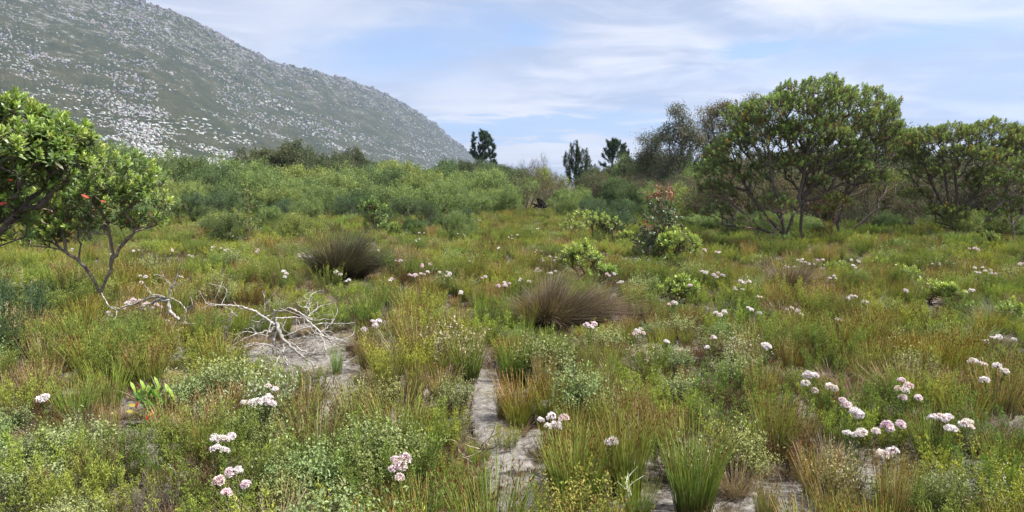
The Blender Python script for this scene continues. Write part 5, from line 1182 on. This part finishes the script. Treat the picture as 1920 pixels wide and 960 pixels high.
# tall gums behind the red-topped sapling
def gum(px, Y, lobes, trunks, nt, each, label, cols, ll=.11, lw=.032, spread=.16, col=(.17, .14, .125), base=420, name='gum_tree', cap=.09):
    p = ptY(px, base, Y); root_p = np.array([p[0], Y, float(gz(p[0], Y))]); root = empty(name, tuple(root_p), label, 'tree')
    lob = [(l[0] - root_p[0], l[1] - root_p[1], l[2] - root_p[2], *l[3:]) for l in px_lobes(lobes, Y)]
    lines = [list(smooth_line([ptY(q[0], q[1], Y) - root_p for q in tr], 5, .02)) for tr in trunks]; lines[0][0] = np.array([0, 0, -.1])
    tips = ellips_tips(lob, nt, .3, inner=.45); A, par, r, ti = skeleton(lines, tips, step=.3, r_tip=.007)
    wood(A, par, r, root, .03, col, cap); leaf_crown(root, A[ti], each, ll, lw, cols, spread, -.6); return root
GC = [(.12, .135, .085), (.17, .165, .12), (.10, .125, .075), (.22, .20, .16)]
gum(1225, 44, [(1222, 268, 24, 18), (1212, 300, 20, 22), (1238, 300, 22, 20), (1225, 335, 28, 24)], [[(1228, 400), (1226, 350), (1222, 300), (1222, 265)], [(1226, 350), (1240, 310)]], 210, 60, 'dense dark gum tree left of the tall gums', [(.09, .11, .06), (.13, .135, .09)], spread=.2)
gum(1278, 41, [(1268, 212, 16, 14), (1285, 235, 28, 20), (1270, 262, 34, 22), (1295, 265, 22, 24), (1255, 240, 12, 12), (1260, 300, 26, 22), (1250, 330, 24, 20)], [[(1275, 400), (1272, 340), (1276, 290), (1282, 240), (1270, 205)], [(1274, 330), (1290, 290), (1295, 250)], [(1272, 340), (1258, 300), (1255, 250)]], 250, 44, 'tallest thin gum tree with two slender trunks and airy crown', GC, .13, .042, spread=.16)
gum(1345, 44, [(1330, 215, 20, 16), (1358, 205, 22, 12), (1340, 240, 26, 18), (1375, 225, 16, 18), (1325, 265, 20, 18), (1345, 290, 24, 18)], [[(1338, 400), (1335, 330), (1338, 270), (1332, 215)], [(1336, 300), (1355, 250), (1365, 205)]], 230, 38, 'airy gum tree between the tallest gum and the biggest tree', GC, .13, .042, spread=.15)
gum(1395, 42, [(1405, 192, 12, 9), (1418, 185, 8, 6), (1395, 215, 20, 14), (1390, 240, 20, 16)], [[(1400, 400), (1402, 300), (1400, 240), (1410, 185)]], 120, 38, 'thin gum poking out above the left side of the biggest tree', GC, spread=.15)
gum(1690, 33, [(1690, 268, 30, 24), (1670, 300, 30, 24), (1710, 300, 34, 28), (1690, 345, 40, 24)], [[(1700, 420), (1695, 340), (1690, 270)]], 240, 55, 'dark green tree closing the gap between the two big right trees', [(.06, .09, .04), (.09, .12, .06)], spread=.2)
gum(1700, 36, [(1665, 260, 20, 18), (1690, 262, 24, 14), (1680, 300, 30, 20)], [[(1700, 420), (1695, 340), (1685, 270)]], 110, 50, 'darker tree peeping out behind the right shoulder of the biggest tree', [(.05, .07, .04), (.07, .09, .05)], spread=.2)
gum(1915, 34, [(1915, 255, 26, 16), (1900, 290, 30, 18), (1945, 270, 30, 30)], [[(1920, 420), (1915, 330), (1912, 260)]], 110, 50, 'dark tree behind the light tree at the right edge', [(.06, .08, .045), (.09, .11, .06)], spread=.2)

# grey twig thicket under and behind the big right trees
def twig_thicket(label):
    root = empty('twig_thicket', (0, 0, 0), label, 'thicket'); st = [[(x, y, -.05), (x + R.normal() * .1, y + R.normal() * .1, .6)] for x, y in R.uniform(-1.2, 1.2, (9, 2))]
    lob = [(0, 0, 1.3, 1.5, 1.2, .8), (-.8, 0, 1.6, .8, .8, .6), (.8, .2, 1.5, .8, .8, .7)]
    A, par, r, ti = skeleton(st, ellips_tips(lob, 420, .3, inner=.6), step=.2, r_tip=.004, wander=.2)
    wood(A, par, r, root, .02, (.24, .20, .19), .028); T = A[ti]
    leaf_crown(root, T, 22, .08, .026, [(.08, .11, .055), (.12, .12, .08), (.18, .11, .09), (.09, .13, .06)], .10, .2); return root
TW = [twig_thicket('') for _ in range(3)]
for i, (px, Y, top, w, tn) in enumerate([(1340, 27, 335, 120, 0), (1400, 29, 325, 130, 1), (1460, 26, 330, 130, 2), (1520, 29, 315, 140, 0), (1590, 27, 325, 140, 1), (1640, 30, 310, 130, 2), (1690, 28, 325, 130, 0), (1745, 30, 310, 140, 1), (1800, 28, 330, 130, 2), (1850, 30, 315, 130, 0),
        (1900, 27, 335, 130, 1), (1960, 29, 320, 140, 2), (1430, 36, 300, 160, 2), (1550, 36, 295, 170, 0), (1660, 38, 300, 170, 1), (1780, 37, 300, 170, 2), (1880, 37, 305, 170, 0), (1240, 36, 340, 110, 2), (1300, 38, 330, 120, 1), (1205, 42, 330, 100, 0), (1150, 48, 330, 100, 1), (1710, 25, 370, 90, 2), (1610, 25, 372, 80, 0), (1380, 24, 395, 70, 1)]):
    side = 'left of' if px < 1420 else ('under' if px < 1660 else 'right of')
    place_px(TW[tn], px, Y, top, auto_label('grey twig thicket', px, (top + 440) / 2), f'twig thickets {side} the biggest tree', first, w, 2.1, 3.0)
DK2 = [(1190, 50, 290, 70), (1212, 47, 300, 60), (1135, 58, 312, 60), (1320, 46, 262, 70), (1240, 47, 285, 60), (1430, 48, 285, 150), (1500, 52, 290, 160), (1570, 50, 290, 160), (1640, 48, 280, 150), (1720, 50, 295, 160), (1790, 48, 290, 150), (1860, 50, 292, 160), (1930, 50, 285, 150), (1330, 52, 300, 130), (1270, 55, 310, 110), (1210, 56, 315, 100), (1165, 60, 318, 90)]
for (px, Y, top, w) in DK2:
    place_px(DKT[R.integers(0, 2)], px, Y, top, auto_label('dark tree of the wood behind,', px, top), 'dark trees of the wood behind, ' + ('right' if px > 1400 else 'centre'), first, w, 4.3, 4.6)
for (px, Y, top, w, k) in [(1860, 22.5, 420, 60, 3), (1900, 24, 405, 70, 4), (1690, 26, 400, 70, 3), (1350, 25, 410, 60, 4), (1320, 27, 400, 60, 3), (1660, 27, 395, 60, 4), (1940, 22, 420, 70, 3)]:
    green(px, Y, top, w, k, None, 'low bushes at the foot of the right hand trees')

def clear(px, py, rpx):
    x, y = at(px, py); USED.append((x, y, rpx * y / FPX))
for q in [(283, 885, 40), (262, 842, 40), (305, 842, 36), (240, 870, 24), (320, 870, 24), (960, 404, 30), (960, 412, 30), (935, 406, 16), (985, 406, 16), (1012, 392, 16), (1010, 400, 18), (1060, 408, 30), (1075, 412, 24), (560, 740, 40), (520, 738, 30), (615, 735, 34), (600, 765, 30), (470, 720, 24), (625, 790, 24), (640, 815, 24), (650, 735, 20), (905, 690, 20), (915, 740, 20), (925, 800, 26), (940, 840, 30), (880, 655, 16), (540, 690, 46), (480, 682, 34), (600, 690, 34), (450, 668, 26), (510, 715, 30), (570, 722, 26), (520, 655, 40), (600, 655, 36), (335, 665, 26), (325, 690, 26), (325, 715, 26), (330, 740, 22), (345, 640, 22), (300, 650, 22), (240, 640, 20), (215, 610, 20), (270, 615, 22), (300, 620, 22), (283, 812, 50), (283, 850, 36), (250, 810, 24), (318, 812, 24),
          (1045, 640, 60), (960, 632, 40), (1120, 632, 40), (638, 552, 50), (590, 548, 36), (690, 550, 36), (1277, 525, 30), (1240, 515, 30), (1112, 470, 40), (1277, 592, 34), (1090, 548, 34), (1752, 590, 30), (1790, 600, 26), (1708, 553, 22), (1898, 640, 24), (1570, 540, 20), (105, 730, 24), (375, 712, 22)]:
    clear(*q)

# ------------------------------------------------------------------ the heath: clumps on a jittered lattice, species in drifts
KINDS = ['green reed', 'rust reed', 'lime reed', 'dry grass', 'grey grass', 'green heath', 'lime heath', 'brown heath', 'pale leafy bush', 'white leafy bush', 'grey shrublet', 'pale brush']
KW = dict(zip(KINDS, [1.4, 1.25, .5, .5, .2, 1.15, .95, .5, .62, .16, .14, .34]))
KWF = dict(zip(KINDS, [.9, .55, .7, .35, .12, 1.0, 1.3, .45, .5, .1, .1, 1.0]))
KS = dict(zip(KINDS, [.73, .71, .66, .66, .55, .76, .74, .70, .80, .76, .8, .78]))
COLR = {'green reed': 'green', 'rust reed': 'rust-tipped', 'lime reed': 'lime green', 'dry grass': 'straw-brown', 'grey grass': 'grey', 'green heath': 'plumed green', 'lime heath': 'plumed lime', 'brown heath': 'brown', 'pale leafy bush': 'pale leafy', 'white leafy bush': 'white-flecked', 'grey shrublet': 'silvery', 'pale brush': 'yellow-green'}
PTS = {k: [] for k in KINDS}
def lattice(y0, y1, sp_, seed, weights, scale, indiv=0.0, f=1.15):
    g = np.random.default_rng(seed)
    xs = np.arange(-y1 * .78 - 1, y1 * .78 + 1, sp_); ys = np.arange(y0, y1, sp_); X, Y = np.meshgrid(xs, ys); X = X + (np.arange(len(ys)) % 2)[:, None] * sp_ * .5
    X = (X + g.uniform(-.42, .42, X.shape) * sp_).ravel(); Y = (Y + g.uniform(-.42, .42, Y.shape) * sp_).ravel()
    k = (g.uniform(0, 1, X.shape) > .06) & (np.abs(X) < Y * .77 + 1.0) & (path_mask(X, Y) < .38 + .14 * vnoise(X, Y, 5, 3)); X, Y = X[k], Y[k]
    if True:
        d = np.full(len(X), 9.0)
        for (ux, uy, ur) in USED: d = np.minimum(d, np.hypot(X - ux, Y - uy) - ur)
        X, Y = X[d > .03], Y[d > .03]
    lw = np.stack([math.log(weights[kd]) + 2.6 * vnoise(X, Y, f * (1 + .13 * i), 3.7 * i + 1) + 1.2 * vnoise(X, Y, f * 2.7, 2.3 * i) for i, kd in enumerate(KINDS)], 1)
    lw = lw + g.gumbel(size=lw.shape) * .55; pick = np.argmax(lw, 1)
    big = 1 + .35 * vnoise(X, Y, .8, 9.1)
    for i, (x, y, kx) in enumerate(zip(X, Y, pick)):
        kd = KINDS[kx]; s = KS[kd] * scale * big[i] * g.uniform(.62, 1.25); z = s * g.uniform(.85, 1.2)
        px, py = to_px(x, y, .15)
        if y < indiv and -20 < px < 1940:
            o = link(OBN.get(kd, 'bush'), SRC[kd][g.integers(0, len(SRC[kd]))]); o.location = (x, y, float(gz(x, y)) - .01); o.rotation_euler = (0, 0, g.uniform(0, 6.28)); o.scale = (s, s, z)
            tag(o, auto_label(f'{COLR[kd]} {CATS.get(kd, "bush")}', px, py), CATS.get(kd, 'bush'), f'{COLR[kd]} {CATS.get(kd, "bush")}s in the near heath')
        else: PTS[kd].append((x, y, s, z, g.uniform(0, 6.28)))
lattice(2.3, 7.0, .265, 31, KW, 1.2, 6.4)
lattice(7.0, 13.0, .32, 32, KW, 1.2)
lattice(13.0, 24.0, .42, 33, KWF, 1.28, 0, .8)
lattice(24.0, 50.0, .52, 34, KWF, 1.35, 0, .45)
# low filler of short dry grass and litter
g_ = np.random.default_rng(77); n_ = 3000; yy_ = np.sqrt(g_.uniform(2.2 ** 2, 15 ** 2, n_)); xx_ = g_.uniform(-1, 1, n_) * (yy_ * .77 + 1); kk_ = path_mask(xx_, yy_) < .7
for x, y in zip(xx_[kk_], yy_[kk_]):
    s = g_.uniform(.28, .55); PTS['dry grass' if g_.uniform() < .6 else 'brown heath'].append((x, y, s * 1.3, s * .75, g_.uniform(0, 6.28)))
_src = {}
def source_object(me):
    if me.name in _src: return _src[me.name]
    o = next((o for o in COL.objects if o.data == me and o.parent is None), None)
    if o is None:
        kind = me.name.split('.')[0].replace('_', ' ')
        px, py = R.uniform(300, 1700), R.uniform(600, 700); x, y = at(px, py); o = link(OBN.get(kind, 'bush'), me); o.location = (x, y, float(gz(x, y)))
        tag(o, auto_label(f'{COLR.get(kind, kind)} {CATS.get(kind, "bush")}', px, py), CATS.get(kind, 'bush'))
    _src[me.name] = o; return o
def cover(kind):
    q = np.array(PTS[kind]); n = len(q); g = np.random.default_rng(len(kind)); name = kind.replace(' ', '_') + '_cover'
    me = bpy.data.meshes.new(name); me.vertices.add(n); me.vertices.foreach_set('co', np.stack([q[:, 0], q[:, 1], gz(q[:, 0], q[:, 1]) - .01], 1).astype(np.float32).ravel())
    a = me.attributes.new('rot', 'FLOAT_VECTOR', 'POINT'); a.data.foreach_set('vector', np.stack([g.uniform(-.15, .15, n), g.uniform(-.15, .15, n), q[:, 4]], 1).astype(np.float32).ravel())
    a = me.attributes.new('scl', 'FLOAT_VECTOR', 'POINT'); a.data.foreach_set('vector', np.stack([q[:, 2], q[:, 2], q[:, 3]], 1).astype(np.float32).ravel())
    srcs = SRC[kind]; a = me.attributes.new('pick', 'INT', 'POINT'); a.data.foreach_set('value', g.integers(0, len(srcs), n).astype(np.int32))
    o = link(name, me); ng = bpy.data.node_groups.new(name + '_scatter', 'GeometryNodeTree')
    ng.interface.new_socket('Geometry', in_out='INPUT', socket_type='NodeSocketGeometry'); ng.interface.new_socket('Geometry', in_out='OUTPUT', socket_type='NodeSocketGeometry')
    gi = ng.nodes.new('NodeGroupInput'); go = ng.nodes.new('NodeGroupOutput'); m2p = ng.nodes.new('GeometryNodeMeshToPoints'); ng.links.new(gi.outputs[0], m2p.inputs[0])
    iop = ng.nodes.new('GeometryNodeInstanceOnPoints'); ng.links.new(m2p.outputs[0], iop.inputs['Points']); iop.inputs['Pick Instance'].default_value = True
    jn = ng.nodes.new('GeometryNodeJoinGeometry')
    for m_ in srcs:
        oi = ng.nodes.new('GeometryNodeObjectInfo'); oi.transform_space = 'ORIGINAL'; oi.inputs['As Instance'].default_value = True; oi.inputs['Object'].default_value = source_object(m_); ng.links.new(oi.outputs['Geometry'], jn.inputs[0])
    ng.links.new(jn.outputs[0], iop.inputs['Instance'])
    for nm, ty, sock in (('rot', 'FLOAT_VECTOR', 'Rotation'), ('scl', 'FLOAT_VECTOR', 'Scale'), ('pick', 'INT', 'Instance Index')):
        na = ng.nodes.new('GeometryNodeInputNamedAttribute'); na.data_type = ty; na.inputs['Name'].default_value = nm
        ng.links.new(na.outputs[0], iop.inputs[sock])
    ng.links.new(iop.outputs[0], go.inputs[0]); md = o.modifiers.new('scatter', 'NODES'); md.node_group = ng
    tag(o, f'{COLR[kind]} {CATS.get(kind, "bush")}s covering the heath beyond the foreground', 'ground cover', kind='stuff'); return n
print('cover plants', [cover(k) for k in KINDS])

# ------------------------------------------------------------------ twigs and straw on the sand
def litter():
    n = 11000; y = np.sqrt(R.uniform(2.2 ** 2, 9 ** 2, n * 6)); x = R.uniform(-1, 1, n * 6) * (y * .75 + .5); k = np.where(path_mask(x, y) > .30)[0][:n]; x, y = x[k], y[k]; n = len(x)
    mb = MB(); root = np.stack([x, y, gz(x, y) + .034 + R.uniform(0, .012, n)], 1); a = R.uniform(0, 6.28, n); up = np.stack([np.cos(a), np.sin(a), R.uniform(-.02, .12, n)], 1)
    c = np.where(R.uniform(0, 1, (n, 1)) < .5, jit((.34, .29, .24), n, .4), jit((.13, .09, .06), n, .4))
    blades(mb, root, up, G_(.03, .16, n), .0028, R.normal(size=(n, 3)) * np.array([.15, .15, .02]), c, c, 2, None, .5)
    tag(mb.build('dry_litter', M_REED), 'dry twigs and straw strewn on the sandy path', 'litter', kind='stuff')
litter()

# ------------------------------------------------------------------ haze
def haze():
    x0, x1, y0, y1, z0, z1 = -4300, 4300, -4300, 4300, -3, 620
    V = [(x, y, z) for x in (x0, x1) for y in (y0, y1) for z in (z0, z1)]
    F = [(0, 1, 3, 2), (4, 6, 7, 5), (0, 4, 5, 1), (2, 3, 7, 6), (0, 2, 6, 4), (1, 5, 7, 3)]
    me = bpy.data.meshes.new('haze'); me.from_pydata(V, [], F); m, nt, out = new_mat('haze_air')
    pv = N(nt, 'ShaderNodeVolumePrincipled'); pv.inputs['Color'].default_value = (.52, .68, 1.0, 1); pv.inputs['Density'].default_value = HAZE; pv.inputs['Anisotropy'].default_value = .2
    lk(nt, pv.outputs[0], out.inputs['Volume']); me.materials.append(m); o = link('haze', me); tag(o, 'thin pale air haze over the whole valley', 'haze', kind='stuff')
HAZE = .00015
haze()
